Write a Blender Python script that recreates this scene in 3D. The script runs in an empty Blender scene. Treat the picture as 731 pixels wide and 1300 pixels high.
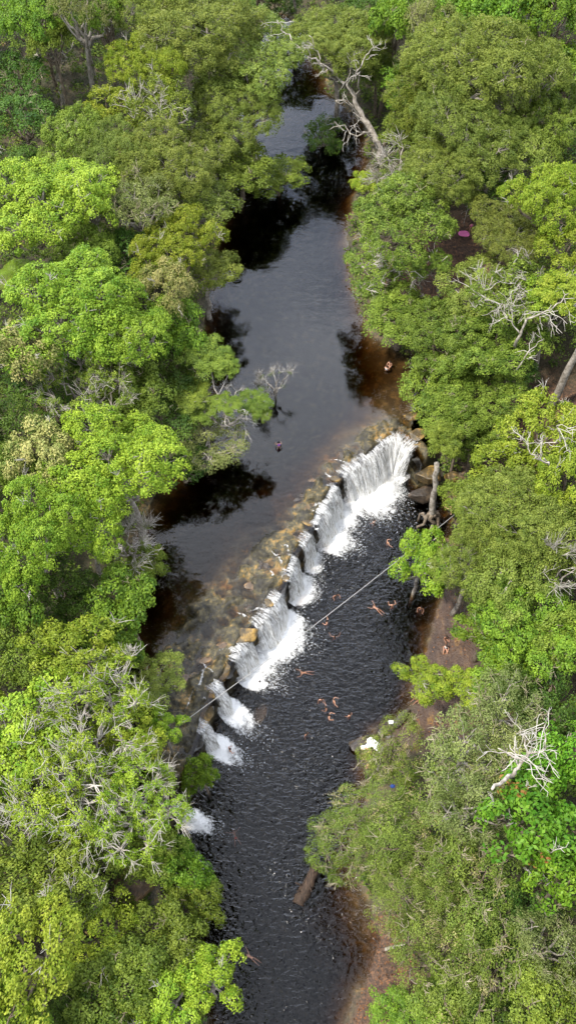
import bpy, math, random
import numpy as np
from mathutils import Vector, Matrix, Quaternion
PI = math.pi
R_ = math.radians
rng = np.random.default_rng(7)
random.seed(7)
scene = bpy.context.scene
col = scene.collection

# ------------------------------------------------------------------ camera
CAMZ = 94.0
F = 1222.0            # focal length in pixels of the 731x1300 photograph
TH = R_(60)           # looking 60 degrees below the horizon
FW = np.array([0, math.cos(TH), -math.sin(TH)])
UP = np.array([0, math.sin(TH), math.cos(TH)])
RT = np.array([1.0, 0, 0])
def P(px, py, z=0.0):
    """survey: the ground position (at height z) seen at a photograph pixel"""
    d = RT*(px-365.5) + UP*(650-py) + FW*F
    t = (z-CAMZ)/d[2]
    return np.array([d[0]*t, d[1]*t, z])
def px_scale(p):
    return F/float(np.dot(np.array(p)-np.array([0, 0, CAMZ]), FW))

cam = bpy.data.cameras.new('camera'); camo = bpy.data.objects.new('camera', cam); col.objects.link(camo)
camo.location = (0, 0, CAMZ); camo.rotation_euler = (PI/2-TH, 0, 0)
cam.sensor_fit = 'VERTICAL'; cam.angle_y = 2*math.atan(650/F)
cam.clip_start = 0.5; cam.clip_end = 3000
scene.camera = camo

# ------------------------------------------------------------------ noise
def _hash(ix, iy, s):
    n = (ix.astype(np.int64)*374761393 + iy.astype(np.int64)*668265263 + s*1442695041) & 0xffffffff
    n = ((n ^ (n >> 13))*1274126177) & 0xffffffff
    return ((n ^ (n >> 16)) & 0xffff)/65535.0
def vnoise(x, y, s=0):
    ix = np.floor(x); iy = np.floor(y); fx = x-ix; fy = y-iy
    fx = fx*fx*(3-2*fx); fy = fy*fy*(3-2*fy)
    a = _hash(ix, iy, s); b = _hash(ix+1, iy, s); c = _hash(ix, iy+1, s); d = _hash(ix+1, iy+1, s)
    return a*(1-fx)*(1-fy)+b*fx*(1-fy)+c*(1-fx)*fy+d*fx*fy
def fbm(x, y, o=4, s=0):
    v = 0; a = .5; t = 0
    for k in range(o):
        v = v+a*vnoise(x, y, s+k*17); t += a; a *= .5; x = x*2.03+3.1; y = y*2.03+1.7
    return v/t
def sstep(a, b, x):
    t = np.clip((x-a)/(b-a), 0, 1); return t*t*(3-2*t)

# ------------------------------------------------------------------ object helpers
def tag(o, label=None, cat=None, group=None, kind=None):
    if label: o['label'] = label
    if cat: o['category'] = cat
    if group: o['group'] = group
    if kind: o['kind'] = kind
    return o
def link(o, parent=None):
    col.objects.link(o)
    if parent is not None: o.parent = parent
    return o
def empty(name, loc=(0, 0, 0)):
    o = bpy.data.objects.new(name, None); o.location = loc; o.empty_display_size = .3
    return link(o)
def mesh_np(name, v, faces, mat, smooth=False, attrs=None, uv=None):
    """faces: array (n,3) or (n,4)"""
    m = bpy.data.meshes.new(name)
    v = np.asarray(v, dtype=np.float32); f = np.asarray(faces, dtype=np.int32)
    k = f.shape[1]; n = f.shape[0]
    m.vertices.add(len(v)); m.vertices.foreach_set('co', v.ravel())
    m.loops.add(n*k); m.loops.foreach_set('vertex_index', f.ravel())
    m.polygons.add(n); m.polygons.foreach_set('loop_start', np.arange(n, dtype=np.int32)*k)
    if smooth: m.polygons.foreach_set('use_smooth', np.ones(n, dtype=bool))
    for an, av in (attrs or {}).items():
        a = m.attributes.new(an, 'FLOAT', 'POINT'); a.data.foreach_set('value', np.asarray(av, dtype=np.float32))
    if uv is not None:
        u = m.uv_layers.new(name='UVMap'); u.data.foreach_set('uv', np.asarray(uv, dtype=np.float32)[f.ravel()].ravel())
    m.update(calc_edges=True)
    if mat: m.materials.append(mat)
    return m
def obj(name, mesh, parent=None):
    return link(bpy.data.objects.new(name, mesh), parent)
def copy_tree(o, parent=None):
    c = o.copy(); link(c, parent)
    for ch in list(o.children): copy_tree(ch, c)
    return c

class Tubes:
    def __init__(s): s.v = []; s.f = []; s.n = 0
    def add(s, pts, rad, sides=5, cap=True):
        pts = np.asarray(pts, float); m = len(pts)
        rad = np.broadcast_to(np.asarray(rad, float), (m,))
        t = np.gradient(pts, axis=0); t /= (np.linalg.norm(t, axis=1)[:, None]+1e-9)
        ref = np.array([0.13, 0.31, .94]) if abs(t[0][2]) < .9 else np.array([1., .1, 0])
        a = np.cross(t, ref); a /= (np.linalg.norm(a, axis=1)[:, None]+1e-9); b = np.cross(t, a)
        th = np.arange(sides)*2*PI/sides
        ring = pts[:, None, :]+rad[:, None, None]*(np.cos(th)[None, :, None]*a[:, None, :]+np.sin(th)[None, :, None]*b[:, None, :])
        s.v.append(ring.reshape(-1, 3))
        i = np.arange(m-1)[:, None]*sides; j = np.arange(sides)[None, :]; j2 = (j+1) % sides
        q = np.stack([i+j, i+j2, i+sides+j2, i+sides+j], -1).reshape(-1, 4)+s.n
        s.f.append(q); s.n += m*sides
        if cap:
            s.v.append(pts[[0, -1]]+np.array([[0, 0, 0], t[-1]*rad[-1]*.5]))
            c0, c1 = s.n, s.n+1; s.n += 2
            base = c0-m*sides; jj = np.arange(sides); jn = (jj+1) % sides
            s.f.append(np.stack([base+jn, base+jj, np.full(sides, c0), np.full(sides, c0)], -1))
            e = base+(m-1)*sides
            s.f.append(np.stack([e+jj, e+jn, np.full(sides, c1), np.full(sides, c1)], -1))
    def mesh(s, name, mat, smooth=True):
        v = np.concatenate(s.v); f = np.concatenate(s.f)
        m = bpy.data.meshes.new(name)
        fl = [tuple(q[:3]) if q[2] == q[3] else tuple(q) for q in f.tolist()]
        m.from_pydata(v.tolist(), [], fl)
        if smooth: m.polygons.foreach_set('use_smooth', np.ones(len(m.polygons), dtype=bool))
        m.materials.append(mat); m.update()
        return m

# ------------------------------------------------------------------ materials
def newmat(name):
    m = bpy.data.materials.new(name); m.use_nodes = True
    nt = m.node_tree; nt.nodes.clear()
    out = nt.nodes.new('ShaderNodeOutputMaterial')
    return m, nt, nt.nodes, nt.links, out
def ramp(N, stops, interp='LINEAR'):
    r = N.new('ShaderNodeValToRGB'); e = r.color_ramp.elements; r.color_ramp.interpolation = interp
    while len(e) < len(stops): e.new(.5)
    for k, (p, c) in enumerate(stops):
        e[k].position = p; e[k].color = (*c, 1) if len(c) == 3 else c
    return r
def mixc(N, L, fac, a, b, bt='MIX'):
    n = N.new('ShaderNodeMix'); n.data_type = 'RGBA'; n.blend_type = bt
    for s, v in ((n.inputs['Factor'], fac), (n.inputs['A'], a), (n.inputs['B'], b)):
        if hasattr(v, 'is_output') or hasattr(v, 'links'): L.new(v, s)
        elif isinstance(v, (int, float)): s.default_value = v
        else: s.default_value = (*v, 1)
    return n.outputs['Result']
def noise(N, L, scale, detail=3, rough=.55, coord='Object', vec=None):
    n = N.new('ShaderNodeTexNoise'); n.inputs['Scale'].default_value = scale
    n.inputs['Detail'].default_value = detail; n.inputs['Roughness'].default_value = rough
    if vec is None:
        t = N.new('ShaderNodeTexCoord'); vec = t.outputs[coord]
    L.new(vec, n.inputs['Vector']); return n.outputs['Fac']
def attr(N, name):
    a = N.new('ShaderNodeAttribute'); a.attribute_name = name; return a.outputs['Fac']
def bump(N, L, h, strength, dist):
    b = N.new('ShaderNodeBump'); b.inputs['Strength'].default_value = strength; b.inputs['Distance'].default_value = dist
    L.new(h, b.inputs['Height']); return b.outputs['Normal']
def math_(N, L, op, a, b=None, c=None, clamp=False):
    n = N.new('ShaderNodeMath'); n.operation = op; n.use_clamp = clamp
    for k, v in enumerate((a, b, c)):
        if v is None: continue
        if isinstance(v, (int, float)): n.inputs[k].default_value = v
        else: L.new(v, n.inputs[k])
    return n.outputs[0]

def leaf_mat(name, ca, cb, cc=None, var=.026, trans=.3, rough=.5):
    """leaf colour: ca..cb over 'tint', small share cc (flowers, dry leaves) over tint > .9"""
    m, nt, N, L, out = newmat(name)
    t = attr(N, 'tint')
    if cc: r = ramp(N, [(0, ca), (.85, cb), (.9, cc), (1, cc)])
    else: r = ramp(N, [(0, ca), (1, cb)])
    L.new(t, r.inputs[0])
    oi = N.new('ShaderNodeObjectInfo')
    h = N.new('ShaderNodeHueSaturation')
    hv = N.new('ShaderNodeMapRange'); hv.inputs['To Min'].default_value = .5-var*.5; hv.inputs['To Max'].default_value = .5+var*.5
    L.new(oi.outputs['Random'], hv.inputs['Value']); L.new(hv.outputs[0], h.inputs['Hue'])
    vv = N.new('ShaderNodeMapRange'); vv.inputs['To Min'].default_value = .82; vv.inputs['To Max'].default_value = 1.2
    L.new(math_(N, L, 'FRACT', math_(N, L, 'MULTIPLY', oi.outputs['Random'], 7.31)), vv.inputs['Value']); L.new(vv.outputs[0], h.inputs['Value'])
    L.new(r.outputs[0], h.inputs['Color'])
    p = N.new('ShaderNodeBsdfPrincipled'); p.inputs['Roughness'].default_value = rough
    p.inputs['Specular IOR Level'].default_value = .2
    L.new(h.outputs[0], p.inputs['Base Color'])
    tr = N.new('ShaderNodeBsdfTranslucent')
    tc = mixc(N, L, .5, h.outputs[0], (.16, .2, .02)); L.new(tc, tr.inputs['Color'])
    mx = N.new('ShaderNodeMixShader'); mx.inputs[0].default_value = trans
    L.new(p.outputs[0], mx.inputs[1]); L.new(tr.outputs[0], mx.inputs[2]); L.new(mx.outputs[0], out.inputs['Surface'])
    return m
def simple_mat(name, c1, c2=None, scale=3, rough=.7, bmp=0, bdist=.05, detail=4, coord='Object', stretch=None, spec=.3):
    m, nt, N, L, out = newmat(name)
    p = N.new('ShaderNodeBsdfPrincipled'); p.inputs['Roughness'].default_value = rough
    p.inputs['Specular IOR Level'].default_value = spec
    vec = None
    if stretch:
        tc = N.new('ShaderNodeTexCoord'); mp = N.new('ShaderNodeMapping'); mp.inputs['Scale'].default_value = stretch
        L.new(tc.outputs[coord], mp.inputs['Vector']); vec = mp.outputs[0]
    f = noise(N, L, scale, detail, .6, coord, vec)
    r = ramp(N, [(.35, c1), (.65, c2 or c1)]); L.new(f, r.inputs[0]); L.new(r.outputs[0], p.inputs['Base Color'])
    if bmp: L.new(bump(N, L, f, bmp, bdist), p.inputs['Normal'])
    L.new(p.outputs[0], out.inputs['Surface']); return m

M = {}
M['lime'] = leaf_mat('leaf_lime', (.10, .20, .012), (.41, .52, .05))
M['yellow'] = leaf_mat('leaf_yellow', (.12, .20, .010), (.40, .46, .05))
M['vivid'] = leaf_mat('leaf_vivid', (.06, .14, .014), (.27, .41, .035))
M['rust'] = leaf_mat('leaf_rust', (.07, .19, .010), (.25, .41, .035), (.34, .16, .05))
M['mid'] = leaf_mat('leaf_mid', (.065, .115, .012), (.29, .37, .05))
M['olive'] = leaf_mat('leaf_olive', (.085, .13, .016), (.30, .35, .065))
M['grey'] = leaf_mat('leaf_grey', (.11, .15, .035), (.34, .37, .12))
M['feather'] = leaf_mat('leaf_feather', (.065, .10, .012), (.22, .28, .045), (.34, .30, .12))
M['dark'] = leaf_mat('leaf_dark', (.025, .07, .010), (.13, .23, .03))
M['blossom'] = leaf_mat('leaf_blossom', (.12, .19, .035), (.60, .54, .20))
M['under'] = leaf_mat('leaf_under', (.035, .07, .012), (.20, .27, .035), (.20, .14, .06))
M['bark'] = simple_mat('bark_pale', (.17, .145, .115), (.42, .38, .33), 2.5, .85, .5, .05)
M['twig'] = simple_mat('twig_pale', (.30, .27, .23), (.56, .52, .46), 1.5, .85)
M['bark_dark'] = simple_mat('bark_brown', (.10, .075, .05), (.26, .21, .16), 2.5, .9, .6, .05)
M['log'] = simple_mat('log_wood', (.018, .012, .009), (.075, .048, .032), 2.0, .8, .7, .08, stretch=(6, .7, 6))
M['skin'] = simple_mat('skin', (.47, .25, .165), (.53, .29, .19), 6, .5)
M['skin_dark'] = simple_mat('skin_brown', (.24, .12, .075), (.30, .155, .10), 6, .5)
M['hair'] = simple_mat('hair', (.02, .013, .01), (.035, .022, .015), 20, .6)
for nm, c in dict(black=(.015, .015, .02), red=(.5, .04, .03), blue=(.03, .07, .28), purple=(.40, .12, .62), white=(.75, .74, .72), pink=(.75, .18, .42), orange=(.6, .2, .04), navy=(.02, .03, .1)).items():
    M[nm] = simple_mat('cloth_'+nm, tuple(x*.85 for x in c), c, 14, .85, .2, .01)
M['straw'] = simple_mat('twig_straw', (.20, .17, .10), (.40, .35, .24), 1.5, .85)
M['rope'] = simple_mat('rope_fibre', (.24, .235, .22), (.38, .37, .35), 30, .8)

def rock_nodes(N, L):
    f1 = noise(N, L, .55, 5, .6); f2 = noise(N, L, 2.6, 5, .65)
    r = ramp(N, [(.32, (.012, .010, .008)), (.45, (.036, .031, .018)), (.53, (.095, .078, .035)), (.61, (.28, .17, .05))])
    L.new(mixc(N, L, .45, f1, f2), r.inputs[0]); return r.outputs[0], f2
m, nt, N, L, out = newmat('terrain'); M['terrain'] = m
rc, rf = rock_nodes(N, L)
ff = noise(N, L, .35, 5, .6); fg = noise(N, L, 3.5, 4, .7)
fl = ramp(N, [(.35, (.022, .032, .010)), (.5, (.05, .045, .022)), (.7, (.11, .075, .045))]); L.new(mixc(N, L, .5, ff, fg), fl.inputs[0])
tcs = N.new('ShaderNodeTexCoord'); mps = N.new('ShaderNodeMapping'); mps.inputs['Scale'].default_value = (1.0, .35, 1); L.new(tcs.outputs['Object'], mps.inputs['Vector'])
sl = ramp(N, [(.30, (.022, .012, .008)), (.46, (.055, .030, .019)), (.58, (.085, .048, .028)), (.68, (.20, .11, .03))]); L.new(noise(N, L, 1.3, 6, .68, vec=mps.outputs[0]), sl.inputs[0])
so = ramp(N, [(.36, (.022, .015, .010)), (.48, (.065, .036, .022)), (.58, (.12, .065, .036)), (.68, (.26, .11, .04))]); L.new(noise(N, L, 3.2, 5, .8), so.inputs[0])
bedr = ramp(N, [(.30, (.05, .03, .014)), (.5, (.065, .045, .022)), (.7, (.17, .11, .045))]); L.new(noise(N, L, .9, 6, .7), bedr.inputs[0])
c = mixc(N, L, attr(N, 'bed'), fl.outputs[0], bedr.outputs[0])
c = mixc(N, L, attr(N, 'rock'), c, rc)
c = mixc(N, L, attr(N, 'slab'), c, sl.outputs[0])
c = mixc(N, L, attr(N, 'soil'), c, so.outputs[0])
p = N.new('ShaderNodeBsdfPrincipled'); L.new(c, p.inputs['Base Color'])
rr = N.new('ShaderNodeMapRange'); rr.inputs['To Min'].default_value = .9; rr.inputs['To Max'].default_value = .5
L.new(math_(N, L, 'ADD', attr(N, 'rock'), attr(N, 'slab'), clamp=True), rr.inputs['Value']); L.new(rr.outputs[0], p.inputs['Roughness'])
L.new(bump(N, L, math_(N, L, 'ADD', rf, fg), .7, .18), p.inputs['Normal']); L.new(p.outputs[0], out.inputs['Surface'])
def wetrock(name, a, b, c):
    m, nt, N, L, out = newmat(name)
    f = noise(N, L, 1.1, 6, .68); r = ramp(N, [(.3, a), (.5, b), (.68, c)]); L.new(f, r.inputs[0])
    p = N.new('ShaderNodeBsdfPrincipled'); L.new(r.outputs[0], p.inputs['Base Color']); p.inputs['Roughness'].default_value = .35
    L.new(bump(N, L, f, .8, .2), p.inputs['Normal']); L.new(p.outputs[0], out.inputs['Surface']); return m
M['ochre'] = wetrock('rock_ochre', (.02, .016, .009), (.085, .058, .022), (.36, .22, .055))
M['darkrock'] = wetrock('rock_dark', (.018, .014, .011), (.045, .034, .025), (.11, .075, .045))
M['brownrock'] = wetrock('rock_brown', (.04, .028, .018), (.11, .07, .04), (.26, .16, .07))

# water: clear tannin-stained body, mirror-like surface
def water_mat(name, ripple, chop, lull):
    m, nt, N, L, out = newmat(name)
    tc = N.new('ShaderNodeTexCoord')
    mp = N.new('ShaderNodeMapping'); mp.inputs['Rotation'].default_value = (0, 0, R_(25)); mp.inputs['Scale'].default_value = (1, 1.9, 1)
    L.new(tc.outputs['Object'], mp.inputs['Vector'])
    n1 = N.new('ShaderNodeTexNoise'); n1.inputs['Scale'].default_value = chop; n1.inputs['Detail'].default_value = 1.6; n1.inputs['Roughness'].default_value = .5; n1.inputs['Distortion'].default_value = .7
    L.new(mp.outputs[0], n1.inputs['Vector'])
    mp2 = N.new('ShaderNodeMapping'); mp2.inputs['Rotation'].default_value = (0, 0, R_(-40)); mp2.inputs['Scale'].default_value = (1, 1.7, 1)
    L.new(tc.outputs['Object'], mp2.inputs['Vector'])
    n2 = N.new('ShaderNodeTexNoise'); n2.inputs['Scale'].default_value = chop*.55; n2.inputs['Detail'].default_value = 2; n2.inputs['Distortion'].default_value = .4
    L.new(mp2.outputs[0], n2.inputs['Vector'])
    calm = noise(N, L, .06, 2, .5)          # wind patches
    cr = N.new('ShaderNodeMapRange'); cr.inputs['From Min'].default_value = .35; cr.inputs['From Max'].default_value = .65
    cr.inputs['To Min'].default_value = lull; cr.inputs['To Max'].default_value = 1.0; L.new(calm, cr.inputs['Value'])
    h = math_(N, L, 'MULTIPLY', math_(N, L, 'ADD', n1.outputs['Fac'], math_(N, L, 'MULTIPLY', n2.outputs['Fac'], .7)), cr.outputs[0])
    b = N.new('ShaderNodeBump'); b.inputs['Strength'].default_value = 1; b.inputs['Distance'].default_value = ripple
    L.new(h, b.inputs['Height'])
    g = N.new('ShaderNodeBsdfGlossy'); g.inputs['Roughness'].default_value = .07; g.inputs['Color'].default_value = (1, 1, 1, 1)
    L.new(b.outputs[0], g.inputs['Normal'])
    fr = N.new('ShaderNodeFresnel'); fr.inputs['IOR'].default_value = 1.42; L.new(b.outputs[0], fr.inputs['Normal'])
    tr = N.new('ShaderNodeBsdfTransparent')
    mx = N.new('ShaderNodeMixShader'); L.new(fr.outputs[0], mx.inputs[0]); L.new(tr.outputs[0], mx.inputs[1]); L.new(g.outputs[0], mx.inputs[2])
    L.new(mx.outputs[0], out.inputs['Surface'])
    va = N.new('ShaderNodeVolumeAbsorption'); va.inputs['Color'].default_value = (.58, .44, .20, 1); va.inputs['Density'].default_value = 2.6
    L.new(va.outputs[0], out.inputs['Volume'])
    return m
M['water_up'] = water_mat('river_water', .022, .6, .3)
M['water_low'] = water_mat('pool_water', .21, 1.45, .4)

def foam_mat(name, streak):
    """white water: 'fade' (1 core .. 0 rim) sets how closed the froth is"""
    m, nt, N, L, out = newmat(name)
    p = N.new('ShaderNodeBsdfPrincipled'); p.inputs['Base Color'].default_value = (.82, .82, .80, 1); p.inputs['Roughness'].default_value = .6
    tr = N.new('ShaderNodeBsdfTransparent')
    if streak:
        uv = N.new('ShaderNodeUVMap'); mp = N.new('ShaderNodeMapping'); mp.inputs['Scale'].default_value = (1, .16, 1); L.new(uv.outputs[0], mp.inputs['Vector'])
        f = noise(N, L, 6.5, 4, .7, vec=mp.outputs[0])
        mp2 = N.new('ShaderNodeMapping'); mp2.inputs['Scale'].default_value = (1, .5, 1); L.new(uv.outputs[0], mp2.inputs['Vector'])
        f2 = noise(N, L, 16, 3, .7, vec=mp2.outputs[0]); f = math_(N, L, 'ADD', math_(N, L, 'MULTIPLY', f, .7), math_(N, L, 'MULTIPLY', f2, .3))
        colr = ramp(N, [(.38, (.62, .57, .46)), (.52, (.92, .92, .91))]); L.new(f, colr.inputs[0]); L.new(colr.outputs[0], p.inputs['Base Color'])
    else:
        f = noise(N, L, 1.7, 6, .75)
    a = N.new('ShaderNodeMapRange'); p.inputs['Base Color'].default_value = (.92, .92, .91, 1); L.new(math_(N, L, 'SUBTRACT', math_(N, L, 'ADD', f, attr(N, 'fade')), 1.0), a.inputs['Value'])
    a.inputs['From Min'].default_value = -.10; a.inputs['From Max'].default_value = .13 if streak else .16
    a.inputs['To Min'].default_value = 0; a.inputs['To Max'].default_value = .96
    L.new(bump(N, L, f, .8, .2), p.inputs['Normal'])
    mx = N.new('ShaderNodeMixShader'); L.new(a.outputs[0], mx.inputs[0]); L.new(tr.outputs[0], mx.inputs[1]); L.new(p.outputs[0], mx.inputs[2])
    L.new(mx.outputs[0], out.inputs['Surface']); return m
M['curtain'] = foam_mat('falling_water', True)
M['foam'] = foam_mat('foam', False)
M['spray'] = simple_mat('spray', (.85, .85, .84), (.85, .85, .84), 3, .5)

# ------------------------------------------------------------------ river plan
ZU = 4.5
CREST = [(534, 590), (524, 572), (510, 562), (495, 559), (484, 568), (470, 582), (455, 592), (440, 600), (430, 613), (420, 632), (408, 650),
         (400, 672), (390, 690), (378, 704), (372, 720), (366, 742), (350, 765), (335, 788), (320, 803), (308, 818), (297, 842), (288, 862),
         (275, 872), (270, 890), (262, 905), (258, 930), (245, 965), (232, 1000), (220, 1020), (205, 1045)]
crest = np.array([P(x, y, ZU)[:2] for x, y in CREST])
low_rest = [(205, 1100), (208, 1140), (228, 1185), (240, 1240), (262, 1300), (275, 1400), (300, 1600),
            (440, 1600), (425, 1400), (440, 1302), (462, 1250), (470, 1215), (478, 1190), (468, 1150), (445, 1100), (450, 1050), (462, 1000), (470, 965),
            (480, 925), (500, 912), (520, 896), (534, 850), (545, 800), (562, 765), (572, 735), (578, 700), (580, 668), (572, 640), (560, 615)]
up_rest = [(190, 1010), (195, 940), (200, 880), (180, 840), (160, 790), (150, 740), (165, 690), (190, 640), (220, 600), (255, 575), (268, 530), (262, 480), (255, 430), (268, 380),
           (275, 320), (285, 270), (310, 235), (320, 200), (300, 175), (305, 140), (325, 90), (325, 45), (330, 28), (340, 18), (352, 14), (364, 18), (374, 28), (387, 48), (405, 85), (425, 125), (462, 160), (468, 200),
           (452, 250), (440, 300), (446, 350), (455, 400), (475, 432), (516, 452), (528, 500), (522, 545)]
low_poly = np.concatenate([crest, np.array([P(x, y, 0)[:2] for x, y in low_rest])])
up_poly = np.concatenate([crest[::-1][::-1], np.array([P(x, y, ZU)[:2] for x, y in up_rest])])

def seg_dist(X, Y, poly, closed=True):
    d = np.full(X.shape, 1e9); n = len(poly)
    for i in range(n if closed else n-1):
        a = poly[i]; b = poly[(i+1) % n]; ab = b-a
        t = np.clip(((X-a[0])*ab[0]+(Y-a[1])*ab[1])/(ab@ab+1e-12), 0, 1)
        d = np.minimum(d, (X-a[0]-t*ab[0])**2+(Y-a[1]-t*ab[1])**2)
    return np.sqrt(d)
def inside(X, Y, poly):
    c = np.zeros(X.shape, bool); n = len(poly)
    for i in range(n):
        x1, y1 = poly[i]; x2, y2 = poly[(i+1) % n]
        if y1 == y2: continue
        c ^= ((y1 > Y) != (y2 > Y)) & (X < (x2-x1)*(Y-y1)/(y2-y1)+x1)
    return c
def sdist(X, Y, poly):
    d = seg_dist(X, Y, poly); return np.where(inside(X, Y, poly), -d, d)
def blob(X, Y, px, py, z, rx, ry=None):
    c = P(px, py, z); ry = ry or rx
    return np.exp(-(((X-c[0])/rx)**2+((Y-c[1])/ry)**2))
slab_poly = np.array([P(x, y, .8)[:2] for x, y in [(556, 768), (570, 745), (600, 790), (600, 860), (612, 930), (560, 960), (500, 950), (495, 915), (522, 895), (536, 850), (546, 800)]])
beach_poly = np.array([P(x, y, .8)[:2] for x, y in [(470, 1165), (505, 1160), (535, 1240), (520, 1300), (500, 1380), (430, 1380), (440, 1300), (462, 1248), (474, 1205)]])
def terrain(X, Y, full=False):
    wx = X+(fbm(X*.35, Y*.35, 3, 5)-.5)*1.6*1; wy = Y+(fbm(X*.35+40, Y*.35, 3, 9)-.5)*1.6
    dc = seg_dist(X, Y, crest, False)
    k = sstep(1, 4, dc)                       # keep the lip exact, wobble the banks
    XX = X*(1-k)+wx*k; YY = Y*(1-k)+wy*k
    sl_ = sdist(XX, YY, low_poly); su = sdist(XX, YY, up_poly)
    near_l = seg_dist(X, Y, crest, False)
    steep = np.where(su < .0, 8.0, .34+7*np.exp(-(near_l/1.6)**2))
    right = sstep(12, 18, X)
    hl = np.where(sl_ < 0, np.maximum(sl_*.8*(1+2*np.exp(-(near_l/2)**2)), -2.6), sl_*steep)
    shelf_w = 2.0+4.2*sstep(3, -9, X)
    dep = np.minimum(-su*.7, 3.0); led = .05+np.maximum(near_l-shelf_w, 0)*.42
    dep = np.minimum(dep, led)
    dep = dep*(1-.85*np.maximum(blob(X, Y, 492, 500, ZU, 5.5, 9), blob(X, Y, 470, 555, ZU, 6, 4)))
    dep = dep*(1-.45*blob(X, Y, 215, 700, ZU, 6, 12))
    hl = np.where(sl_ < 0, hl*(1-.75*blob(X, Y, 455, 1158, 0, 4.5, 4)), hl)
    hu = np.where(su < 0, ZU-dep, ZU+su*.3)
    onshelf = sstep(shelf_w+2.5, shelf_w-.5, near_l)*(su < .5)
    strat = fbm(X*.9, Y*.9, 5, 31)
    step = np.floor(strat*7)/7+.35*(strat*7-np.floor(strat*7))/7
    hu = hu+onshelf*((step-.53)*1.9+.10)
    hu = hu+(su < 0)*(1-onshelf)*(fbm(X*.5, Y*.5, 4, 77)-.5)*.5*sstep(0, 2, -su)
    hu = hu+.32*(su < .5)*sstep(shelf_w+1.2, .8, near_l)*sstep(.38, .60, fbm(X*.5+9, Y*.5, 4, 71))+.09*onshelf*sstep(.35,.6,fbm(X*2.1, Y*2.1, 3, 19))
    h = np.minimum(hl, hu)
    sb = sdist(X, Y, slab_poly); slab = sstep(.9, -.5, sb+(fbm(X*.7, Y*.7, 3, 3)-.5)*1.5)
    h = np.where((sl_ > 0), h*(1-slab)+slab*np.minimum(h, .15+sl_*.42), h)
    land = (sl_ > 0) & (su > 0)
    cap = 7+3*fbm(X*.04, Y*.04, 3, 60)
    h = np.where(h > cap-2, cap-2+2*np.tanh((h-cap+2)/2.0), h)
    h = h+np.where(land, (fbm(X*.3, Y*.3, 4, 90)-.5)*1.0*sstep(.3, 4, np.minimum(sl_, su)), 0)
    if not full: return h
    beach = sstep(1, -.5, sdist(X, Y, beach_poly)+(fbm(X*.6, Y*.6, 3, 8)-.5)*2)
    rock = np.clip(onshelf+np.exp(-(near_l/3)**2)+land*.6*np.exp(-(np.minimum(sl_, su)/1.5)**2), 0, 1)
    rock = np.maximum(rock, np.clip(blob(X, Y, 555, 640, 2, 6, 8)*1.6, 0, 1)*(X > crest[0][0]-1))
    soil = np.maximum(beach, np.clip(1.5*np.maximum.reduce([blob(X, Y, 690, 505, 7, 6, 4), blob(X, Y, 565, 350, 7, 8, 7), blob(X, Y, 585, 305, 7, 4, 4), blob(X, Y, 640, 590, 7, 4, 4)]), 0, 1))
    bed = ((sl_ < 0) | (su < 0)).astype(float)
    bed = sstep(.4, -.4, np.minimum(sl_, su))
    return h, dict(rock=rock*(1-slab), slab=slab, soil=soil*(1-slab), bed=bed), sl_, su, land

def axis(lo, a, b, hi, fine, coarse):
    return np.unique(np.concatenate([np.arange(lo, a, coarse), np.arange(a, b, fine), np.arange(b, hi+coarse, coarse)]))
# coarse far rim so the ground reaches the horizon
xs = np.concatenate([[-1500, -700, -300, -150], axis(-85, -16, 20, 85, .22, .7), [150, 300, 700, 1500]])
ys = np.concatenate([[-1200, -500, -150, -60], axis(-25, 17, 66, 190, .22, .7), [260, 400, 800, 2000]])
X, Y = np.meshgrid(xs, ys)
H, AT, SL, SU, LAND = terrain(X, Y, True)
nx, ny = len(xs), len(ys)
idx = np.arange(nx*ny).reshape(ny, nx)
fq = np.stack([idx[:-1, :-1], idx[:-1, 1:], idx[1:, 1:], idx[1:, :-1]], -1).reshape(-1, 4)
g = obj('ground', mesh_np('ground', np.stack([X, Y, H], -1).reshape(-1, 3), fq, M['terrain'], True, {k: v.ravel() for k, v in AT.items()}))
tag(g, 'brown forest floor, river bed and stepped rock shelf under the trees', 'ground', kind='structure')
def hz(x, y): return float(terrain(np.array([x]), np.array([y]))[0])

def offset_poly(poly, fixed, d):
    n = len(poly); o = poly.copy()
    area = sum(poly[i][0]*poly[(i+1) % n][1]-poly[(i+1) % n][0]*poly[i][1] for i in range(n))
    s = 1 if area > 0 else -1
    for i in range(n):
        if i < fixed: continue
        t = poly[(i+1) % n]-poly[i-1]; t /= np.linalg.norm(t)+1e-9
        o[i] = poly[i]+s*d*np.array([t[1], -t[0]])
    return o
def water_body(name, poly, z, depth, mat, label):
    from mathutils.geometry import tessellate_polygon
    n = len(poly)
    tris = tessellate_polygon([[Vector((p[0], p[1], 0)) for p in poly]])
    v = [(p[0], p[1], z) for p in poly]+[(p[0], p[1], z-depth) for p in poly]
    f = []
    for t in tris:
        a, b, c = t; ar = (poly[b][0]-poly[a][0])*(poly[c][1]-poly[a][1])-(poly[c][0]-poly[a][0])*(poly[b][1]-poly[a][1])
        if ar < 0: a, c = c, a
        f.append((a, b, c)); f.append((c+n, b+n, a+n))
    area = sum(poly[i][0]*poly[(i+1) % n][1]-poly[(i+1) % n][0]*poly[i][1] for i in range(n))
    for i in range(n):
        j = (i+1) % n; q = (i, j, j+n, i+n) if area < 0 else (j, i, i+n, j+n)
        f.append(q)
    m = bpy.data.meshes.new(name); m.from_pydata(v, [], f); m.materials.append(mat); m.update()
    tag(obj(name, m), label, 'water', kind='structure')
nc = len(crest)
dirc = np.gradient(crest, axis=0); dirc /= np.linalg.norm(dirc, axis=1)[:, None]
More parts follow.
